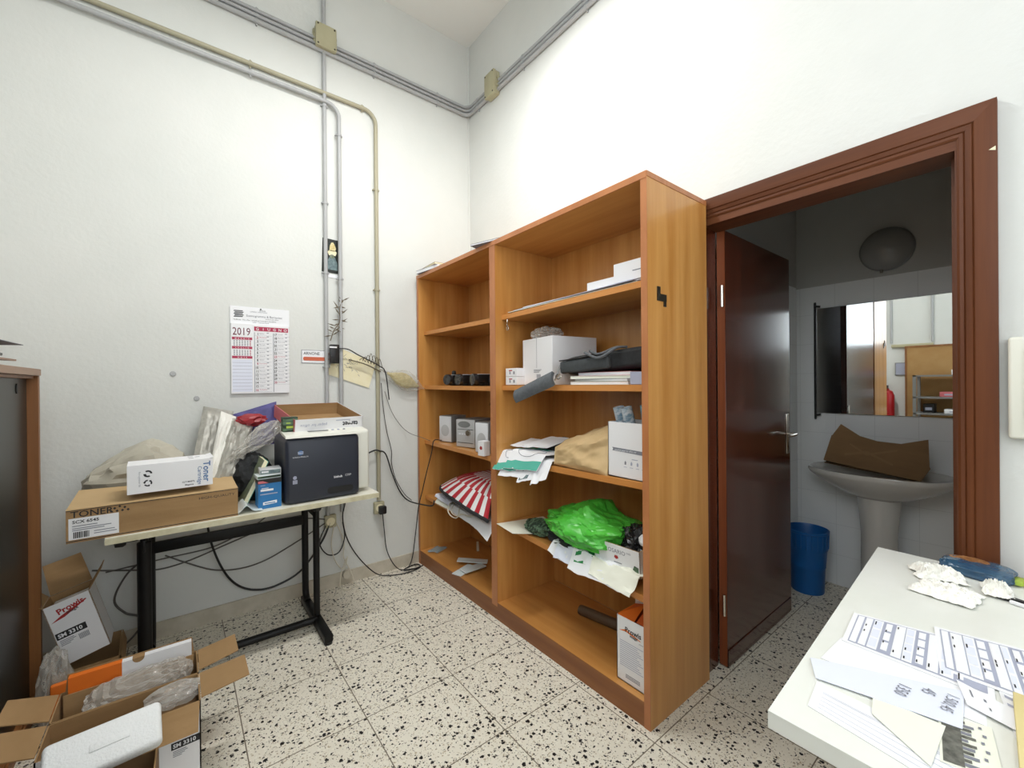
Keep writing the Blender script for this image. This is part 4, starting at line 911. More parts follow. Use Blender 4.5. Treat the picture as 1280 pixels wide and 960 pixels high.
for k in range(3): mb.rect(fo, FX, ZD, -.03, .078 - k * .006, .045 - .01 * k, .081 - k * .006, 1)
for k in range(9): mb.rect(fo, FX, ZD, -.002 + k * .0045, .026, .0005 + k * .0045, .056, 2)
mb.build('body', ['carton_white', 'ink_grey', 'ink_grey'], t)
MB().blob((0, 0, .02), (.07, .06, .035), .35, 3, 41, 4, floor=0).build('plastic_film', 'clear_plastic', loc=(-.30, -1.25, z + .252), sharp=18, label='crumpled clear film lying on top of the big white carton', cat='plastic film')
# folders under the bag
fz = z + .0005
for k, (th, m_, m2, lb, w, d, rz, cx_, cy_) in enumerate(((.014, 'paper_ivory', 'paper', 'cream folder lowest in the pile beneath the black bag', .25, .32, .06, -.30, -1.70), (.012, 'green_cloth', 'paper', 'dark folder in the pile beneath the black bag', .24, .32, -.05, -.29, -1.71), (.013, 'paper', 'paper_ivory', 'white folder in the pile beneath the black bag', .24, .33, .08, -.30, -1.70), (.016, 'pink_card', 'paper', 'pink folder topmost in the pile beneath the black bag', .24, .31, -.02, -.285, -1.725))):
    booklet(lb, (cx_, cy_, fz), rz, w, d, th, m_, m2, 'folder', 'folder'); fz += th + .0006
whitebox('small grey box squeezed under the right end of the black bag', (-.40, -1.93, z + .0005), 0, .07, .08, .052).data.materials[0] = M['ink_lightgrey']
# laptop bag
t = thing('laptop_bag', 'black laptop bag with hanging grey shoulder pad on the second right shelf', 'bag', (-.265, -1.712, fz + .002), (math.radians(-4), 0, .05))
def bagshape2(q):
    s_ = lambda v, p: math.copysign(abs(v) ** p, v)
    return (s_(q[0], .32), s_(q[1], .28), s_(q[2], .42))
MB().blob((.01, 0, .046), (.145, .250, .047), .035, 1.6, 45, 5, shape=bagshape2).build('body', 'black_fabric', t, sharp=30)
MB().box(-.163, -.130, -.05, .238, .010, .070, 0, .012, 3).build('front_pocket', 'grey_fabric_dark', t)
MB().box(-.165, -.150, -.05, .238, .071, .077, 0, .003).build('zip_flap', 'black_plastic', t)
MB().tube(spline([(-.11, .10, .094), (-.165, .07, .092), (-.188, .00, .062), (-.185, -.04, .062), (-.15, -.09, .094), (-.10, -.11, .098)], 6), .006, 8).tube(spline([(-.10, .08, .096), (-.155, .05, .098), (-.175, .0, .078), (-.172, -.03, .078), (-.14, -.08, .098), (-.09, -.10, .10)], 6), .0055, 8).build('carry_handle', 'grey_fabric', t)
MB().tube(spline([(-.15, .235, .06), (-.168, .238, .03), (-.178, .24, .006)], 5), .004, 6).build('strap', 'silver_dark', t)
mb = MB().tube([V((-.180, .232, -.004)) + V((0, math.cos(a) * .016, math.sin(a) * .012)) for a in [2 * PI * k / 12 for k in range(13)]], .003, 6)
mb.tube([(-.182, .222, .01), (-.186, .252, -.02)], .0035, 6).build('buckle', 'chrome', t)
MB().grid(lambda u, v: V((-.185 - .03 * u - .012 * math.cos((v - .5) * 3), .25 + .25 * u, -.012 - .075 * u + .055 * (v - .5) * (1 - .15 * u))), 14, 6, .018).build('shoulder_pad', 'grey_fabric', t)
# --- third right shelf
t = thing('white_carton', 'white carton holding rolled drawings on the third right shelf', 'carton', (-.345, -1.872, zs(2, -1.872) + .002), -.0)
W_, D_, H_ = .17, .205, .235
mb = MB()
for p, q in (((-W_ / 2, D_ / 2), (-W_ / 2, -D_ / 2)), ((-W_ / 2, -D_ / 2), (W_ / 2, -D_ / 2)), ((W_ / 2, -D_ / 2), (W_ / 2, D_ / 2)), ((W_ / 2, D_ / 2), (-W_ / 2, D_ / 2))): mb.quad((p[0], p[1], 0), (q[0], q[1], 0), (q[0], q[1], H_), (p[0], p[1], H_), .003, 0)
mb.box(-W_ / 2, W_ / 2, -D_ / 2, D_ / 2, 0, .003, 0); fo = (-W_ / 2, 0, 0)
mb.prism([(.075, .118), (.08, .112), (-.10, .105), (-.10, .121), (.08, .126)], -W_ / 2 - .0008, -W_ / 2, 'x', 1)
mb.text('recycled paper for office use', .0105, (-W_ / 2 - .0008, .066, .113), FX, ZD, 2, stretch=.9)
mb.rect(fo, FX, ZD, .02, .082, .05, .085, 3)
for k, a in enumerate((-.012, .018, .048, .076)):
    mb.poly(fo, FX, ZD, [(a - .004, .058), (a + .004, .058), (a + .005, .068), (a, .075), (a - .004, .068)], 1 if k == 0 else 3); mb.rect(fo, FX, ZD, a - .008, .047, a + .008, .049, 3)
mb.build('body', ['carton_white', 'ink_grey', 'paper', 'ink_lightgrey'], t)
for k, (y, x, lean, m_, lb) in enumerate(((-1.815, -.36, (.10, .05), 'roll_paper', 'rolled blue grey drawing leftmost in the white carton'), (-1.868, -.375, (.04, .05), 'roll_paper', 'rolled drawing with visible open end in the middle of the white carton'), (-1.922, -.36, (-.04, -.01), 'roll_teal', 'teal rolled sheet rightmost in the white carton'))):
    b0 = V((x + .05, y - .0, zs(2, y) + .01)); b1 = V((x - .02, y + lean[1] * .55, zs(2, y) + (.30, .30, .31)[k])); ln = (b1 - b0).length
    q = V((0, 0, 1)).rotation_difference(b1 - b0).to_euler()
    MB().lathe([(.024, 0), (.024, ln), (.019, ln), (.017, ln - .01), (.017, .01)], 18).build('paper_roll', m_, loc=b0, rot=q, label=lb, cat='paper roll', group='rolls in the white carton')
# kraft bag lying down
t = thing('kraft_bag', 'crumpled brown kraft paper bag lying beside the carton of rolls', 'paper bag', (-.30, -1.59, zs(2, -1.59) + .003))
def kface(A, B, C_, D_, seed, amp=.015):
    A, B, C_, D_ = map(V, (A, B, C_, D_)); n = (B - A).cross(D_ - A).normalized()
    def fn(u, v):
        p = (A * (1 - u) + B * u) * (1 - v) + (D_ * (1 - u) + C_ * u) * v; e = min(1, 8 * min(u, 1 - u, v, 1 - v))
        return p + n * amp * e * crease(u, v, seed, 1.5)
    return fn
F0, F1, F2, F3 = (-.125, .165, .0), (-.135, -.175, .0), (-.085, -.175, .205), (-.115, .165, .088)      # front
B0, B1, B2, B3 = (.13, .165, .0), (.13, -.175, .0), (.10, -.175, .235), (.12, .165, .11)             # back
mb = MB(); mid = (-.155, .0, .07)
for A, B, C_, D_, sd in ((F0, F1, F2, F3, 3), (F3, F2, B2, B3, 5), (B0, F0, F3, B3, 7), (B1, B0, B3, B2, 9), (F1, B1, B2, F2, 11)): mb.grid(kface(A, B, C_, D_, sd), 34, 26, .0012)
mb.build('body', 'kraft', t, sharp=35)
MB().quad((.0, .166, .0), (-.126, .168, .0), (-.116, .168, .086), (.0, .169, .10), .0015).quad((-.126, .168, 0), (-.128, .06, .004), (-.118, .08, .07), (-.117, .166, .087), .0015).build('folded_base', 'kraft_light', t)
FXn = V((-.9, .1, .35)).normalized()
# papers hanging over the shelf
rr = random.Random(11)
def sheaf(label, pts, m_, z0, dz=.004, amp=.008, seed=1, deco=None, cat='paper', mats=None):
    P = [V((p[0], p[1], p[2] if len(p) > 2 else 0)) for p in pts]; c = sum(P, V()) / 4; c.z = 0; P = [p - c for p in P]
    def fn(u, v):
        p = (P[0] * (1 - u) + P[1] * u) * (1 - v) + (P[3] * (1 - u) + P[2] * u) * v
        over = max(0, -(p.x + c.x) - .44); p.x += over * .45
        return p + V((0, 0, amp * (crease(u, v, seed, 2.0) * .5 + .5) + dz - over * .85))
    mb = MB().grid(fn, 14, 14, dz * .7, 0)
    if deco: deco(mb, fn)
    return mb.build('paper_sheet', mats or [m_], loc=(c.x, c.y, z0), sharp=20, label=label, cat=cat)
z3 = zs(2, -1.2) + .001
sheaf('white paper with torn lower edge lowest in the pile with teal sheets', [(-.57, -1.06), (-.55, -1.25), (-.25, -1.27), (-.27, -1.08)], 'paper', z3, seed=3, amp=.012)
sheaf('dark printed brochure poking out under the teal sheets', [(-.585, -1.235), (-.55, -1.33), (-.30, -1.36), (-.33, -1.2)], 'paper', z3 + .004, seed=4, amp=.012, deco=lambda mb, fn: mb.raw([fn(u, v) + V((0, 0, .0012)) for u, v in ((.1, .04), (.7, .04), (.7, .35), (.1, .35))], [(0, 1, 2, 3)], 1), mats=['paper', 'photo_blue'])
sheaf('white crumpled sheet hanging over the edge near the kraft bag', [(-.58, -1.34), (-.53, -1.43), (-.28, -1.42), (-.31, -1.30)], 'paper', z3 + .003, seed=6, amp=.016)
z3 += .018
def ov(mb, fn):
    for a, b, k in (((0, 0), (1, .2), 1), ((0, .78), (1, 1), 1)):
        for i in range(8): u0, u1 = a[0] + (b[0] - a[0]) * i / 8, a[0] + (b[0] - a[0]) * (i + 1) / 8; mb.raw([fn(u, v) + V((0, 0, .0014)) for u, v in ((u0, a[1]), (u1, a[1]), (u1, b[1]), (u0, b[1]))], [(0, 1, 2, 3)], k)
    P = [fn(.5 + .32 * math.cos(t_), .5 + .2 * math.sin(t_)) + V((0, 0, .002)) for t_ in [2 * PI * k / 24 for k in range(25)]]
    mb.tube(P, .0014, 4, 2)
sheaf('teal bordered white sheet reaching past the divider', [(-.56, -1.00), (-.54, -1.20), (-.30, -1.22), (-.33, -1.04)], 'paper', z3, seed=7, amp=.012, deco=ov, mats=['paper', 'teal', 'ink_grey'])
sheaf('teal bordered sheet with an oval drawing on top of the pile', [(-.555, -1.10), (-.53, -1.36), (-.27, -1.40), (-.31, -1.12)], 'paper', z3 + .014, seed=8, amp=.012, deco=ov, mats=['paper', 'teal', 'ink_grey'])
leaf('plastic_pouch', 'black ribbed pouch behind the teal sheets', 'pouch', [(-.30, -1.17, z3 + .03), (-.32, -1.42, z3 + .02), (-.16, -1.44, z3 + .075), (-.15, -1.22, z3 + .075)], 'black_fabric', 21, .012, 12)
sheaf('white card leaning on the black pouch', [(-.40, -1.14), (-.36, -1.30), (-.22, -1.36, .045), (-.25, -1.22, .045)], 'paper', z3 + .045, seed=9, amp=.004)
sheaf('white folded sheet at the back of the teal pile', [(-.42, -1.06), (-.40, -1.20), (-.26, -1.19, .03), (-.28, -1.08, .03)], 'paper', z3 + .035, seed=10, amp=.008)
# --- fourth right shelf (sagging)
z4 = zs(3, -1.15)
sl4 = math.atan((SR[3][1] - SR[3][0]) / -.962)
def z4s(y): return zs(3, y) + .002
MB().grid(lambda u, v: V((-.15 + .30 * u, -.11 + .22 * v, .003 + .03 * (1 - u) ** 2 * (1 - v))), 10, 10, .002).build('card_sheet', 'paper_ivory', loc=(-.375, -1.165, z4s(-1.165)), rot=(sl4, 0, -.25), label='plain white card sheet sticking out at the left of the fourth right shelf', cat='card')
MB().blob((0, 0, .028), (.055, .085, .034), .22, 2.4, 61, 4, floor=0).build('striped_cloth', 'green_cloth', loc=(-.375, -1.27, z4s(-1.27) + .006), rot=(sl4, 0, .2), sharp=24, label='folded dark green striped cloth left of the bright green bag', cat='cloth')
MB().blob((0, 0, .03), (.12, .20, .045), .2, 2.2, 63, 4, floor=0).build('dark_cloth', 'black_fabric', loc=(-.30, -1.52, z4s(-1.56) + .002), rot=(sl4, 0, 0), sharp=24, label='black cloth lying under the bright green bag', cat='cloth')
def gb(q):
    y = q[1]; return (q[0], y, q[2] * (.7 + .5 * max(0, 1 - abs(y + .1) * 1.2)) + (.35 * max(0, -y - .55) ** .7 if q[2] > 0 else 0))
MB().blob((0, 0, .06), (.145, .215, .085), .24, 1.5, 68, 5, floor=.0, shape=gb).build('green_bag', 'green_bag', loc=(-.30, -1.57, z4s(-1.5) + .06), rot=(sl4 - .04, 0, 0), sharp=15, label='crumpled bright green plastic bag on the fourth right shelf', cat='plastic bag')
0 and MB().raw([(0, 0, 0), (.03, .03, .01), (.0, -.05, .13), (-.03, .02, .03), (-.02, -.04, .02), (.02, -.06, .03)], [(0, 1, 2), (3, 0, 2), (4, 3, 2), (5, 4, 2), (1, 5, 2), (0, 3, 4, 5, 1)]).xform(Matrix.Translation((0, 0, 0)))
for k, (pts, m_, lb) in enumerate((([(-.50, -1.42), (-.50, -1.70), (-.27, -1.74), (-.28, -1.44)], 'paper', 'long white sheet lowest in the pile on the fourth right shelf'), ([(-.515, -1.47), (-.51, -1.74), (-.31, -1.74), (-.32, -1.46)], 'paper_blue', 'pale blue sheet with a punched corner in the fourth shelf pile'), ([(-.54, -1.58), (-.52, -1.88), (-.33, -1.88), (-.35, -1.56)], 'paper', 'white crumpled sheet hanging lowest over the fourth shelf edge'), ([(-.525, -1.70), (-.53, -1.92), (-.37, -1.94), (-.39, -1.68)], 'paper_ivory', 'creased ivory sheet in front of the small open carton'))):
    ym = sum(p[1] for p in pts) / 4; o_ = sheaf(lb, pts, m_, z4s(ym) + .004 + k * .009, seed=30 + k, amp=.028)
    o_.rotation_euler = (sl4, 0, 0)
sheaf('green card under the small open white carton', [(-.50, -1.60), (-.48, -1.70), (-.36, -1.70), (-.40, -1.58)], 'green_card', z4s(-1.65) + .05, seed=40, amp=.002).rotation_euler = (sl4, 0, 0)
def deco_r(mb):
    yy = -.085
    mb.text('EL ROSARIO', .026, (-.088, yy, .078), mi=3, stretch=.95); mb.poly((0, yy, .058), XD, ZD, [(-.01, 0), (0, -.006), (.012, 0), (.008, .01), (-.006, .011)], 4); mb.rect((-.012, yy, .036), XD, ZD, 0, 0, .04, .004, 3); mb.text('1940', .012, (.05, yy, .088), mi=3)
    mb.poly((0, yy, 0), XD, ZD, [(.07, .004), (.11, .004), (.11, .045), (.09, .05)], 5)
carton('small open white carton with faint printed lettering on the fourth right shelf', (-.33, -1.795, z4s(-1.795) + .036), (sl4 * 1.2, 0, -PI / 2 + .05), .235, .17, .115, 'carton_white', 'cardboard', deco=deco_r, mats=('ink_grey', 'ink_red', 'green_cloth'), name='small_carton')
MB().blob((0, 0, .05), (.052, .066, .07), .3, 2.4, 71, 4, floor=0).build('black_wrapper', 'black_gloss', loc=(-.315, -1.835, z4s(-1.835) + .078), sharp=18, label='crumpled shiny black plastic stuffed in the small open carton', cat='wrapper')
MB().blob((0, 0, .0), (.026, .03, .024), .25, 2.4, 73, 3).build('paper_ball', 'paper', loc=(-.37, -1.925, z4s(-1.92) + .19), sharp=24, label='small white paper ball on the shiny black plastic', cat='paper ball')
# --- bottom right shelf
z5 = .0985
MB().lathe([(.024, 0), (.026, .01), (.026, .52), (.024, .53)], 18, (0, 0, 0), 'y').build('dark_tube', 'cabinet_dark', loc=(-.13, -1.92, z5 + .027), rot=(0, 0, .16), label='dark tube lying at the back of the bottom right shelf', cat='tube')
t = thing('toner_box', 'white and orange toner box standing on the bottom right shelf', 'box', (-.39, -1.902, z5 + .001), .0)
w, d, h = .13, .148, .268; a, b = w / 2, d / 2; mb = MB()
for p, q in (((-a, b), (-a, -b)), ((-a, -b), (a, -b)), ((a, -b), (a, b)), ((a, b), (-a, b))): mb.quad((p[0], p[1], 0), (q[0], q[1], 0), (q[0], q[1], h), (p[0], p[1], h), .003, 0, 1)
mb.box(-a, a, -b, b, 0, .003, 0); fo = (-a, 0, 0)
mb.poly(fo, FX, ZD, [(-.062, .208), (-.03, .222), (.04, .206), (.045, .201), (-.028, .213)], 2)
mb.text('Prowis', .030, (-a, .032, .213), FX, ZD, 3, bold=.02, stretch=.95, lift=.0012); mb.text('image', .016, (-a, .008, .200), FX, ZD, 3, bold=.02, lift=.0012); mb.text('www', .010, (-a, -.035, .188), FX, ZD, 4)
for k in range(13): mb.rect(fo, FX, ZD, -.058, .168 - k * .0085, .055 - (k * 7 % 4) * .009, .1705 - k * .0085, 5)
for k in range(3): mb.rect(fo, FX, ZD, -.03, .034 - k * .006, .04, .037 - k * .006, 4)
mb.build('body', ['carton_white', 'orange_inner', 'orange', 'ink', 'ink_grey', 'ink_lightgrey'], t)
MB().quad((a, b, h), (a, -b, h), (a + .01, -b, h + .075), (a + .01, b, h + .075), .002, 0, 1).build('flap', ['carton_white', 'orange_inner'], t)
MB().quad((-a + .006, b, h), (a, b, h), (a, .02, h + .018), (-a + .006, .01, h - .035), .002, 0, 0).build('flap', ['orange', 'orange_inner'], t)
MB().quad((-a + .006, -b, h), (-a + .02, -.01, h - .01), (a, -.01, h + .04), (a, -b, h), .002, 0, 0).build('flap', ['orange_inner', 'orange'], t)
# --- left half: second shelf, black toner cartridges
def cartridge(label, loc, rz):
    t = thing('toner_cartridge', label, 'toner cartridge', loc, rz, 'black toner cartridges in a row')
    MB().box(-.13, .05, -.042, .042, .02, .075, 0, .008).box(-.08, .06, -.038, .046, .0, .03, 0, .006).build('housing', 'black_plastic', t)
    MB().lathe([(.012, -.018), (.037, -.016), (.039, 0), (.037, .016)], 20, (-.135, -.004, .042), 'x').build('gear_end', 'black_gloss', t)
    MB().box(-.10, .0, -.01, .02, .073, .078, 0, .001).build('tape_strip', 'paper', t)
    return t
LB = ('black toner cartridge leftmost on the second left shelf', 'black toner cartridge second from the left on the second left shelf', 'black toner cartridge third from the left on the second left shelf', 'black toner cartridge nearest the divider on the second left shelf')
c0 = cartridge(LB[0], (-.26, -.27, zs(1, -.25) + .0005), .25)
for k in range(1, 4): copy_tree(c0, (-.27 + .005 * k, -.27 - .195 * k, zs(1, -.25 - .19 * k) + .0005), (0, 0, (.25, .05, -.08, .1)[k]), LB[k])
MB().lathe([(.016, 0), (.018, .006), (.014, .03), (.004, .034)], 12).build('black_knob', 'black_plastic', loc=(-.30, -.235, zs(1, -.25) + .077), label='small black knob lying on the leftmost toner cartridge', cat='stopper')  # loose black plastic knob, not a stopper
# --- third left shelf: stereo with speakers
def speaker(label, y, x, rz):
    z = zs(2, y) + .001; t = thing('speaker', label, 'speaker', (x, y, z), rz, 'stereo speakers')
    MB().box(-.075, .075, -.062, .062, 0, .192, 0, .003).build('cabinet', 'silver_dark', t)
    MB().box(-.082, -.075, -.060, .060, .004, .188, 0, .003).build('grille', 'silver_mesh', t)
    MB().lathe([(.03, -.0835), (.042, -.082), (.043, -.078)], 24, (0, 0, .085), 'x').build('cone_ring', 'silver_plastic', t); return t
speaker('silver speaker left of the small stereo', -.215, -.30, .25); s2 = speaker('silver speaker right of the small stereo', -.768, -.345, .1)
z = zs(2, -.52) + .001
t = thing('stereo', 'small silver compact stereo between two speakers on the third left shelf', 'stereo', (-.30, -.505, z), .28)
MB().box(-.085, .11, -.083, .083, 0, .19, 0, .006).build('case', 'silver_dark', t)
MB().box(-.095, -.085, -.083, .083, .002, .188, 0, .004).build('front', 'silver_plastic', t)
MB().prism([(.05 * math.cos(a) * (1.1) + .01, .155 + .022 * math.sin(a)) for a in [2 * PI * k / 20 for k in range(20)]], -.0965, -.094, 'x').build('display', 'silver_dark', t)
MB().lathe([(.018, -.108), (.02, -.1), (.02, -.094)], 18, (0, -.03, .10), 'x').build('volume_knob', 'chrome', t)
MB().box(-.0965, -.094, -.07, .07, .030, .033).box(-.0965, -.094, -.07, .07, .120, .123).build('seam', 'black_plastic', t)
for y in (.05, .025, 0): MB().box(-.0985, -.094, y - .008, y + .008, .085, .093, 0, .001).build('button', 'silver_mesh', t)
whitebox('small white box with a red mark in front of the right speaker', (-.455, -.845, zs(2, -.845) + .001), .1, .05, .055, .088, lambda mb, w, d, h: mb.poly((-w / 2, 0, 0), FX, ZD, [(-.012, .045), (0, .035), (.014, .042), (.012, .056), (-.004, .06)], 3))
t = thing('desk_lamp', 'small black desk lamp head behind the stereo', 'lamp', (-.13, -.62, zs(2, -.62) + .001))
MB().lathe([(.055, 0), (.055, .012), (.02, .02)], 20).build('base', 'black_plastic', t); MB().tube([(0, 0, .015), (.02, -.10, .20), (-.03, .02, .31)], .006, 8).build('arm', 'black_plastic', t)
MB().lathe([(.012, .045), (.03, .03), (.045, -.03), (.04, -.032)], 20, (-.04, .04, .31)).build('shade', 'black_gloss', t)
# --- fourth left shelf: folded umbrella fan over papers
z = zs(3, -.5)
sl_ = math.atan((.472 - .508) / -.921)
for k, (pts, m_, lb) in enumerate((([(-.475, -.22), (-.475, -.60), (-.16, -.62), (-.18, -.24)], 'paper_ivory', 'cream paper lowest beneath the striped umbrella'), ([(-.48, -.42), (-.505, -.80), (-.20, -.82), (-.18, -.44)], 'paper', 'white paper hanging over the shelf under the striped umbrella'), ([(-.50, -.72), (-.54, -.93), (-.28, -.95), (-.24, -.74)], 'paper', 'white paper at the divider under the striped umbrella'), ([(-.46, -.20), (-.47, -.42), (-.22, -.44), (-.2, -.22)], 'paper_blue', 'pale sheet at the left under the striped umbrella'))):
    ym = sum(p[1] for p in pts) / 4; sheaf(lb, pts, m_, zs(3, ym) + .003 + k * .008, seed=50 + k, amp=.014).rotation_euler = (sl_, 0, 0)
UO = V((-.30, -.55, zs(3, -.55) + .04))
t = thing('umbrella', 'folded red and white striped umbrella lying on the fourth left shelf', 'umbrella', UO)
apx = V((-.27, -.74, .735)) - UO
rim = [V(p) - UO for p in spline([(-.07, -.93, .64), (-.07, -.62, .65), (-.10, -.30, .63), (-.24, -.17, .605), (-.37, -.165, .595), (-.455, -.33, .60), (-.495, -.56, .595), (-.505, -.76, .575), (-.49, -.93, .55)], 8)]
mb = MB(); nj = len(rim) - 1; ni = 10
def us(i, j):
    u = i / ni; p = apx.lerp(rim[j], u); p.z += .055 * math.sin(PI * u) + .004 * math.sin(j * 1.57) * u; p.y = max(p.y, -.955 - UO.y); return p
P = [[us(i, j) for j in range(nj + 1)] for i in range(ni + 1)]
for i in range(ni):
    for j in range(nj):
        q = [P[i][j], P[i][j + 1], P[i + 1][j + 1], P[i + 1][j]]; k = ((j + int(3.2 * (1 - i / ni))) // 2) % 2
        mb.raw(q, [(3, 2, 1, 0)], k); mb.raw([p - V((0, 0, .003)) for p in q], [(0, 1, 2, 3)], k)
mb.build('canopy', ['umbrella_white', 'umbrella_red'], t, sharp=80)
MB().tube([p - V((0, 0, .008)) for p in rim], .012, 6).build('hem', 'black_fabric', t)
MB().lathe([(.03, -.004), (.034, .004), (.012, .012)], 16, tuple(apx)).build('crown_cap', 'ink_grey', t)
mb = MB().lathe([(.022, 0), (.024, .004), (.024, .05), (.02, .056)], 18); t = thing('plastic_jar', 'small white jar at the left of the striped umbrella', 'jar', (-.25, -.085, zs(3, -.1) + .001))
mb.build('body', 'paper', t); MB().lathe([(.0225, .05), (.0245, .052), (.0245, .068), (.02, .07)], 18).build('lid', 'ink_lightgrey', t); MB().lathe([(.0246, .022), (.0246, .04)], 18).build('band', 'ink', t)
cable('white cable curling out from under the striped umbrella', [(-.35, -.35, .54), (-.47, -.44, .525), (-.505, -.50, .49), (-.49, -.56, .47), (-.47, -.60, .50), (-.46, -.70, .51), (-.40, -.74, .53)], .004, 'cable_white')
cable('second white cable looping over the fourth left shelf edge', [(-.38, -.40, .535), (-.465, -.48, .52), (-.50, -.53, .50), (-.485, -.58, .49), (-.45, -.55, .53), (-.39, -.52, .55)], .0035, 'cable_white')
# --- bottom left shelf
for k, (x, y, rz, w, d, m_, lb) in enumerate(((-.415, -.545, .35, .17, .075, 'glass_pale', 'pale glass strip nearest the edge on the bottom left shelf'), (-.365, -.575, .05, .17, .07, 'glass_pale', 'pale glass strip in the middle of the bottom left shelf'), (-.315, -.49, -.75, .21, .06, 'glass_pale', 'pale glass strip lying crosswise behind the other two'))):
    MB().box(-w / 2, w / 2, -d / 2, d / 2, 0, .006, 0, .0008, 1).box(-w / 2 + .0, -w / 2 + .004, -d / 2, d / 2, .0, .0065, 1).build('glass_strip', [m_, 'paper'], loc=(x, y, z5 + .002 + k * .009), rot=(0, .02 * k, rz), label=lb, cat='glass strip')
MB().box(-.09, .09, -.009, .009, 0, .006, 0, .001).build('plastic_rod', 'paper_ivory', loc=(-.115, -.255, z5 + .001), rot=(0, 0, 1.0), label='thin white rod at the back of the bottom left shelf', cat='rod')
MB().grid(lambda u, v: V((-.06 + .12 * u + .01 * math.sin(v * 6), -.045 + .09 * v, .004 + .008 * crease(u, v, 77, 2) ** 2 * .3)), 12, 12, .0015).build('plastic_scrap', 'glass_blue', loc=(-.39, -.125, z5 + .003), rot=(0, 0, .4), label='transparent bluish plastic scrap in the left corner of the bottom shelf', cat='plastic scrap')

t = thing('key_hook', 'tiny metal hook hanging under the left end of the top right shelf', 'hook', (-.435, -1.06, 1.715))
MB().tube(spline([(0, 0, 0), (0, .002, -.018), (.003, .008, -.03), (.0, .002, -.042), (0, -.006, -.034)], 5), .0028, 6).build('wire', 'chrome', t)
MB().tube([V((.001, math.cos(a) * .009, -.052 + math.sin(a) * .012)) for a in [2 * PI * k / 12 for k in range(13)]], .002, 6).build('ring', 'chrome', t)

# ------------------------------------------------------------------ bathroom
t = thing('wall_mirror', 'wide frameless mirror on black clips on the bathroom wall', 'mirror', (BX, -2.375, 1.135))
MB().box(-.020, -.004, -.385, .375, 0, .70, 0).box(-.004, -.001, -.385, .375, 0, .70, 1).build('glass', ['mirror', 'black_plastic'], t)
for y, s in ((.37, 1), (-.38, -1)):
    MB().tube(spline([(-.024, y - s * .02, -.012), (-.026, y + s * .006, -.014), (-.024, y + s * .010, .02), (-.024, y + s * .009, .68), (-.026, y + s * .006, .714), (-.024, y - s * .02, .712)], 6), .007, 8).build('clip_bar', 'black_plastic', t)
t = thing('wall_lamp', 'dark round glass wall lamp above the bathroom mirror', 'lamp', (BX, -2.362, 2.15))
MB().lathe([(.132, -.012), (.132, 0)], 36, axis='x').build('base', 'silver_dark', t)
MB().lathe([(.004, -.10), (.05, -.093), (.09, -.075), (.115, -.05), (.128, -.022), (.128, -.012)], 36, axis='x').build('glass_dome', 'lamp_glass', t)
MB().lathe([(.004, -.002), (.008, 0), (.008, .02)], 10, (-.03, .02, -.145)).build('screw', 'chrome', t)
# pedestal basin
t = thing('pedestal_sink', 'pale porcelain pedestal sink under the bathroom mirror', 'sink', (BX, -2.355, 0))
def ring(rx, ry, z, cx, n=40):
    P = []
    for j in range(n):
        a = 2 * PI * j / n; c, s = math.cos(a), math.sin(a); x = cx + rx * math.copysign(abs(c) ** .9, c)
        P.append(V((min(x, -.003), ry * math.copysign(abs(s) ** .85, s), z)))
    return P
L_ = [ring(.085, .10, .665, -.215), ring(.13, .17, .69, -.215), ring(.19, .27, .745, -.225), ring(.222, .325, .79, -.23), ring(.232, .335, .808, -.23), ring(.228, .33, .822, -.23), ring(.212, .312, .824, -.23),
      ring(.165, .262, .805, -.255), ring(.14, .225, .74, -.255), ring(.07, .11, .70, -.25), ring(.02, .02, .695, -.25)]
mb = MB(); n = 40; vs = [p for r in L_ for p in r]
fs = [(i * n + j, i * n + (j + 1) % n, (i + 1) * n + (j + 1) % n, (i + 1) * n + j) for i in range(len(L_) - 1) for j in range(n)] + [tuple(range(n - 1, -1, -1)), tuple(range((len(L_) - 1) * n, len(L_) * n))]
mb.raw(vs, fs).build('basin', 'porcelain', t, sharp=60)
MB().lathe([(.105, 0), (.10, .03), (.085, .12), (.083, .45), (.095, .60), (.105, .69)], 28, (-.20, 0, 0)).build('pedestal', 'porcelain', t, sharp=60)
MB().tube([(-.045, 0, .822), (-.045, 0, .90)] + arc((-.075, 0, .90), (.03, 0, 0), (0, 0, .03), 6)[1:] + [(-.15, 0, .925), (-.155, 0, .905)], .012, 10).lathe([(.02, .82), (.02, .832)], 16, (-.045, 0, 0)).build('tap', 'chrome', t)
t = thing('crushed_carton', 'battered brown carton with torn flaps lying in the sink', 'carton', (1.235, -2.325, .838), (math.radians(0), math.radians(6), math.radians(-86)))
# local: x across the sink, front face to -y
mb = MB().prism([(-.215, .0), (.215, -.02), (.245, .06), (.225, .215), (.12, .17), (.02, .165), (-.06, .18), (-.155, .235), (-.19, .16)], -.006, 0, 'y', 0)
mb.prism([(-.215, .0), (.215, -.02), (.21, .09), (.10, .13), (-.18, .12)], .13, .136, 'y', 0)
mb.quad((-.215, 0, 0), (-.215, .13, 0), (-.18, .13, .12), (-.19, 0, .16), .004, 0); mb.quad((.215, .13, -.02), (.215, 0, -.02), (.245, 0, .06), (.21, .13, .09), .004, 0); mb.box(-.213, .213, 0, .13, -.018, -.012, 0)
for pts in ([(-.12, .05), (-.02, .085), (.10, .04), (.10, .05), (-.02, .10), (-.12, .065)], [(-.10, .13), (-.02, .085), (.11, .135), (.11, .125), (-.02, .072), (-.10, .12)]):
    mb.poly((0, -.006, 0), XD, ZD, pts, 1)
mb.build('body', ['cardboard_dark', 'cardboard_mark'], t)
MB().quad((-.213, -.006, -.002), (.213, -.006, -.022), (.20, -.07, -.004), (-.20, -.075, .012), .004, 0).build('flap', 'cardboard_dark', t)
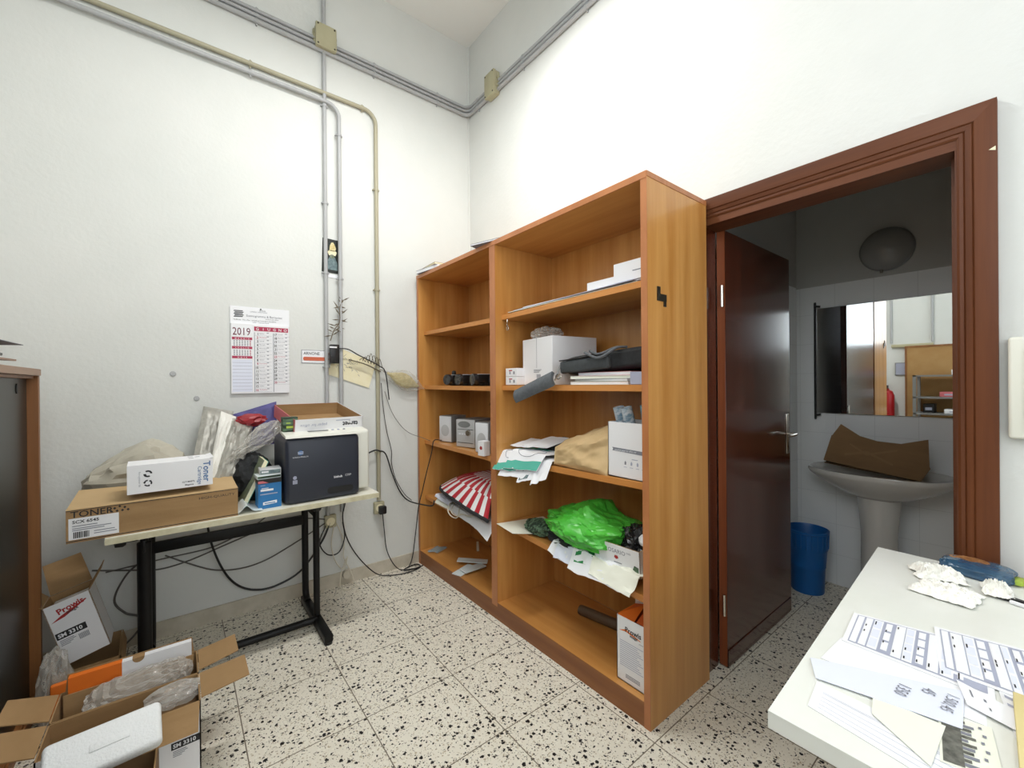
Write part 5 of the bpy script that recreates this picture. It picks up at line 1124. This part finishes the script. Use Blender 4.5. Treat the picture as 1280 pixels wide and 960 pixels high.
t = thing('waste_bin', 'blue plastic waste bin on the bathroom floor beside the door', 'bin', (1.28, -2.0, 0))
mb = MB().lathe([(.088, 0), (.09, .006), (.096, .16), (.099, .165), (.099, .172), (.106, .27), (.110, .275), (.112, .38), (.118, .384), (.119, .396), (.113, .398), (.105, .38), (.083, .012)], 40)
mb.build('bucket', 'blue_bin', t)
mb = MB()
for k in range(24): a = 2 * PI * k / 24; mb.tube([(math.cos(a) * .111, math.sin(a) * .111, .285), (math.cos(a) * .114, math.sin(a) * .114, .378)], .003, 5)
mb.build('ribs', 'blue_bin', t)

# ------------------------------------------------------------------ intercom on the right wall
t = thing('intercom', 'off-white perforated intercom box on the wall right of the door', 'intercom', (0, -3.01, 1.325))
MB().box(-.042, 0, -.115, .115, -.145, .145, 0, .008, 3).build('body', 'intercom', t)
MB().box(-.046, -.042, -.105, .085, -.12, .11, 0, .002).build('cover', 'intercom', t)
mb = MB()
for k in range(26):
    z = -.105 + k * .0078; mb.box(-.0468, -.0455, -.09, .062, z, z + .0035)
mb.build('slots', 'ink_grey', t)

# ------------------------------------------------------------------ white desk
DZ = .778
t = thing('white_desk', 'white laminate desk with scattered papers in the right foreground', 'desk', (-.56, -3.3, 0)); o = V((-.56, -3.3, 0)); T = Matrix.Translation(-o)
dk = [(-1.109, -2.660), (-.030, -2.603), (-.030, -4.0), (-1.109, -4.0)]
MB().prism(dk[::-1], DZ - .03, DZ - .0008, 'z', 0).prism(dk[::-1], DZ - .0008, DZ, 'z', 0).xform(T).build('desktop', 'laminate', t)
for x in (-1.02, -.12):
    MB().box(x - .02, x + .02, -3.92, -2.76, DZ - .075, DZ - .03, 0, .004).xform(T).build('side_rail', 'black_steel', t)
    for y in (-3.90, -2.78): MB().box(x - .02, x + .02, y - .02, y + .02, .004, DZ - .05, 0, .003).xform(T).build('leg', 'black_steel', t)
MB().box(-1.02, -.12, -3.35, -3.31, DZ - .07, DZ - .03, 0, .003).xform(T).build('cross_rail', 'black_steel', t)
DZ += .0006
def fnq(c, u, v): return (c[0] * (1 - u) + c[1] * u) * (1 - v) + (c[3] * (1 - u) + c[2] * u) * v
def bars(items):
    def deco(mb, c, t_):
        for (u0, v0, u1, v1, mi, *lift) in items:
            mb.raw([fnq(c, u, v) + V((0, 0, t_ + .0006 + (lift[0] if lift else 0))) for u, v in ((u0, v0), (u1, v0), (u1, v1), (u0, v1))], [(0, 1, 2, 3)], mi)
    return deco
def form(seed):
    r = random.Random(seed); it = [(.04, .05, .96, .95, 1), (.05, .07, .10, .93, 0, .0004)]; u = .115
    for k in range(9):
        w = r.uniform(.05, .085); it.append((u, .07, u + w, .93, 0 if k % 3 != 2 else 1, .0004))
        n = r.choice((3, 4))
        for j in range(n): it.append((u + .006, .10 + j * .82 / n, u + w - .012, .10 + (j + .82) * .82 / n, 2 if k % 3 == 1 else 3, .0008))
        for j in range(2): a = r.uniform(.1, .85); it.append((u + .01, a, u + .02, a + .06, 4, .0012))
        u += w + r.uniform(.006, .02)
        if u > .9: break
    return [(x[1], x[0], x[3], x[2]) + tuple(x[4:]) for x in it]
PM = ['paper', 'ink_lightgrey', 'paper_blue', 'paper', 'ink']
# long edge of a form runs along desk towards -y
def flat(label, c, z, items, mats=PM, t_=.0006, name='paper_sheet', cat='paper', curl=None, group=None):
    cc = [V((p[0], p[1], 0)) for p in c]
    if (cc[1] - cc[0]).cross(cc[3] - cc[0]).z < 0:
        raise ValueError(label)
    return sheet(name, label, cat, c, z, mats, t_, curl, group, bars(items) if items else None, 8)
flat('printed form with grey table columns, leftmost on the white desk', [(-.612, -2.668), (-.770, -2.682), (-.775, -2.905), (-.560, -2.885)], DZ + .0012, form(1))
flat('printed form overlapping the first one, nearer the desk wall end', [(-.545, -2.80), (-.735, -2.83), (-.74, -3.04), (-.50, -3.01)], DZ + .0024, form(2))
flat('blank white sheet under the left printed form', [(-.755, -2.678), (-.875, -2.672), (-.87, -2.90), (-.75, -2.89)], DZ, [])
flat('white envelope with three lines of handwriting on the desk', [(-.895, -2.660), (-.957, -2.687), (-.913, -2.876), (-.79, -2.868)], DZ + .0030, [], ['paper_blue', 'ink'], cat='envelope', name='envelope')
# handwriting
hw = MB(); rr = random.Random(21)
flat('white sheet with faint column lines at the near desk edge', [(-.96, -2.69), (-1.045, -2.70), (-1.085, -2.93), (-.97, -2.92)], DZ, [(a, .06, a + .008, .9, 1) for a in (.3, .34, .48, .6, .74, .86)] , ['paper', 'ink_lightgrey'])
flat('ivory card with a cut corner lying over the ruled sheet', [(-.93, -2.766), (-.985, -2.776), (-1.045, -2.855), (-.925, -2.858)], DZ + .0024, [], ['paper_ivory'], cat='card', name='card')
flat('leaflet with a grey pencil drawing near the desk edge', [(-.89, -2.845), (-1.02, -2.862), (-1.0, -2.925), (-.87, -2.905)], DZ + .0012, [(.03, .05, .97, .40, 1)] + [(.06 + .075 * k, .40, .115 + .075 * k, .50 + .16 * abs(math.sin(k * 1.9)), 2 + k % 2, .0003) for k in range(12)] + [(.08 + .15 * k, .74 + .05 * (k % 2), .13 + .15 * k, .80 + .06 * (k % 2), 3, .0003) for k in range(6)], ['paper_ivory', 'sketch_dark', 'sketch_dark', 'ink_grey'], cat='leaflet', name='leaflet')
flat('small white note with a few letters beside the envelope', [(-.76, -2.855), (-.835, -2.875), (-.855, -2.935), (-.79, -2.925)], DZ + .0046, [(.2, .2, .5, .24, 1), (.3, .45, .42, .5, 1), (.6, .5, .72, .54, 1)], ['paper', 'ink_grey'], cat='note', name='note')
flat('grey striped sheet under the note at the right', [(-.70, -2.90), (-.87, -2.93), (-.92, -3.06), (-.74, -3.04)], DZ + .0012, [(a, .04, a + .05, .96, 1) for a in (.1, .25, .4, .55, .7, .85)], ['paper', 'ink_lightgrey'])
MB().box(-.11, .11, -.075, .075, 0, .004, 0, .001).box(-.108, .108, -.073, .073, .004, .010, 1).box(-.11, .11, -.075, .075, .010, .014, 0, .001).build('cream_folder', ['cream_folder', 'paper'], loc=(-.855, -3.005, DZ + .0032), rot=(0, 0, .06), label='cream yellow folder at the right picture edge on the desk', cat='folder')
# handwriting strokes on the envelope, as its own ink part
env = [o_ for o_ in COL.objects if o_.name == 'envelope'][0]; eb = env.location
for (cx, cy, txt, s) in ((-.882, -2.79, '1350', .026), (-.862, -2.820, '45', .026), (-.850, -2.850, '1.500,45', .023)):
    hw.text(txt, s, V((cx + .03, cy, DZ + .0046)) - eb, (-.95, .06, 0), (-.06, -.95, 0), 0, stretch=.8)
hw.build('handwriting', 'ink_grey', env)
# tissues
def tissue(label, loc, rz, a, b, h, seed):
    def fn(u, v):
        e = (1 - (2 * u - 1) ** 4) * (1 - (2 * v - 1) ** 4); w = .25 * noise.noise((u * 3, v * 3, seed)) 
        return V(((u - .5) * 2 * a * (1 + w), (v - .5) * 2 * b * (1 - w), .002 + h * (.18 + .82 * e) * max(0, .25 + .75 * crease(u, v, seed, 6.0))))
    MB().grid(fn, 44, 44, .0012).build('crumpled_tissue', 'tissue', loc=loc, rot=(0, 0, rz), sharp=18, label=label, cat='tissue')
tissue('crumpled white tissue farthest back on the desk, beside the blue packet', (-.185, -2.765, DZ), .4, .046, .055, .023, 3)
tissue('flattened white tissue just in front of the farthest one', (-.31, -2.795, DZ), -.15, .058, .060, .016, 8)
tissue('crumpled white tissue by the black handled knife', (-.205, -2.880, DZ + .002), .2, .042, .028, .022, 14)
# snack packet, pink box, knife
t = thing('snack_packet', 'dark blue plastic snack packet at the back of the desk', 'packet', (-.075, -2.835, DZ), -.15)
MB().blob((0, 0, .014), (.055, .072, .020), .10, 2.0, 81, 5, floor=0, shape=lambda q: tuple(math.copysign(abs(c) ** .6, c) for c in q)).build('pouch', 'snack_blue', t, sharp=20)
MB().blob((.015, .015, .026), (.028, .042, .010), .22, 2.4, 83, 4).build('printed_patch', 'snack_brown', t, sharp=24)
MB().box(-.022, .022, -.092, -.06, .004, .018, 0, .004).build('torn_end', 'lime', t)
t = thing('card_box', 'small pink card box on edge beside the snack packet', 'box', (-.075, -2.945, DZ), .3)
MB().box(-.018, .018, -.012, .012, 0, .046, 0, .001).rect((-.018, 0, .006), FX, ZD, -.009, 0, .009, .034, 1).build('body', ['pink_card', 'ink_red'], t)
t = thing('knife', 'white and black knife lying beside the tissue on the desk', 'knife', (-.255, -2.965, DZ + .001), math.radians(72))
MB().prism([(-.0, -.006), (.09, -.008), (.10, 0), (.09, .007), (.0, .006)], 0, .010, 'z').build('handle', 'black_plastic', t)
MB().prism([(-.10, -.009), (0, -.008), (0, .006), (-.08, .008)], .003, .005, 'z').build('blade', 'ink_lightgrey', t)
MB().box(-.03, .06, .010, .020, .0, .008, 0, .002).build('clip', 'paper', t)

# ------------------------------------------------------------------ far side of the room, seen in the mirror
t = thing('board_panel', 'tall tan wooden board standing against the left wall', 'board', (XL + .03, -2.30, 0)); 
MB().box(-.012, .012, -.50, .50, 0, 1.80, 0).build('board', 'board_tan', t)
MB().box(.012, .02, -.50, .50, 1.78, 1.80).box(.012, .02, -.50, -.48, 0, 1.78).box(.012, .02, .48, .50, 0, 1.78).build('edging', 'cabinet_wood', t)
t = thing('metal_rack', 'grey metal shelf rack in front of the tan board', 'shelf rack', (XL + .24, -2.36, 0))
for x in (-.15, .15):
    for y in (-.42, .42): MB().box(x - .015, x + .015, y - .015, y + .015, 0, 1.41).build('post', 'rack_grey', t)
for z in (.18, .55, .92, 1.12, 1.39): MB().box(-.165, .165, -.435, .435, z, z + .02).build('shelf', 'rack_grey', t)
rr = random.Random(4)
for z, it in ((1.411, (('white carton on top of the metal rack', 'carton_white', .16, .06, .02, .2), ('blue box on top of the metal rack', 'blue_box', .1, .05, -.1, .24), ('red box on top of the metal rack', 'red_plastic', .1, .1, -.24, .24))),
              (1.141, (('pink folder on the upper rack shelf', 'pink_card', .2, .06, .10, .24), ('white box on the upper rack shelf', 'carton_white', .12, .09, -.2, .2))),
              (.941, (('white paper pile on the middle rack shelf', 'paper', .22, .05, .05, .26), ('black box on the middle rack shelf', 'black_plastic', .10, .11, .30, .2)))):
    for lb, m_, w_, h_, y_, d_ in it: MB().box(-d_ / 2, d_ / 2, -w_ / 2, w_ / 2, 0, h_, 0, .003).rect((d_ / 2, 0, h_ * .3), (0, 1, 0), ZD, -w_ * .3, 0, w_ * .3, h_ * .3, 1).build('storage_box', [m_, 'ink_lightgrey'], loc=(XL + .24, -2.36 + y_, z), label=lb, cat='box')
t = thing('fire_extinguisher', 'red fire extinguisher hanging on the left wall beside the board', 'extinguisher', (XL + .10, -1.63, .78))
MB().lathe([(.06, 0), (.075, .01), (.075, .36), (.055, .42), (.02, .44), (.02, .46)], 24).build('cylinder', 'extinguisher_red', t)
MB().box(-.015, .06, -.012, .012, .46, .50, 0, .004).build('valve', 'black_plastic', t); MB().tube(spline([(.03, 0, .47), (.09, .03, .40), (.085, .05, .2), (.08, .05, .06)], 6), .009, 8).build('hose', 'black_rubber', t); MB().box(-.098, -.06, -.02, .02, .3, .34).build('bracket', 'black_steel', t)
for y, lb in ((-1.66, 'left grey'), (-2.06, 'right grey')):
    conduit('vertical conduit on the left wall, the ' + lb + ' one seen in the mirror', [(XL + .016, y, 1.85), (XL + .016, y, 4.1)], .013, 'conduit_grey', [])
t = thing('trunking', 'beige horizontal cable trunking on the left wall', 'cable trunking', (XL, -1.86, 1.81)); MB().box(0, .03, -.21, .20, -.02, .02, 0, .003).build('channel', 'junction_beige', t)
t = thing('framed_notice', 'small grey framed notice on the left wall beside the board', 'picture', (XL, -1.755, 1.50)); MB().box(0, .015, -.06, .06, -.085, .085).build('frame', 'silver_dark', t); MB().box(.015, .016, -.05, .05, -.075, .075).build('print', 'ink_lightgrey', t)

# ------------------------------------------------------------------ light
w = bpy.data.worlds.new('daylight_sky'); SC.world = w; w.use_nodes = True
w.node_tree.nodes['Background'].inputs[0].default_value = (.85, .93, 1.0, 1); w.node_tree.nodes['Background'].inputs[1].default_value = 3.0
def area(name, loc, rot, sx, sy, power, col=(1, 1, 1)):
    l = bpy.data.lights.new(name, 'AREA'); l.shape = 'RECTANGLE'; l.size = sx; l.size_y = sy; l.energy = power; l.color = col
    o = bpy.data.objects.new(name, l); COL.objects.link(o); o.location = loc; o.rotation_euler = rot; return o
area('window_light', (XL + .02, (W1[0] + W1[1]) / 2, (W1[2] + W1[3]) / 2), (0, -PI / 2, 0), W1[3] - W1[2] - .1, abs(W1[1] - W1[0]) - .1, 15, (.95, .98, 1))
area('window_light', ((W2[0] + W2[1]) / 2, YF + .02, (W2[2] + W2[3]) / 2), (PI / 2, 0, 0), W2[1] - W2[0] - .1, W2[3] - W2[2] - .1, 17, (.95, .98, 1))
# twin tube ceiling lamps; the one over the desk is added fill
def lamp(label, x, y, power):
    t = thing('ceiling_lamp', label, 'ceiling lamp', (x, y, 3.60))
    MB().box(-.62, .62, -.09, .09, .0, .05, 0, .01).build('housing', 'printer_white', t)
    for s in (-.045, .045): MB().tube([(-.58, s, -.018), (.58, s, -.018)], .013, 10).build('tube', 'tube_glow', t)
    for s in (-.5, .5): MB().tube([(s, 0, .05), (s, 0, ZC - 3.602)], .006, 6).build('rod', 'conduit_grey', t)
    area('tube_light', (x, y, 3.56), (0, 0, 0), 1.15, .12, power, (1, .995, .975))
lamp('long twin tube ceiling lamp hanging nearest the bookcase', -1.05, -1.3, 40)
lamp('added twin tube fill lamp hanging unseen over the white desk', -1.6, -3.5, 4)  # unseen extra lamp, added to fill the bookcase and desk from the front
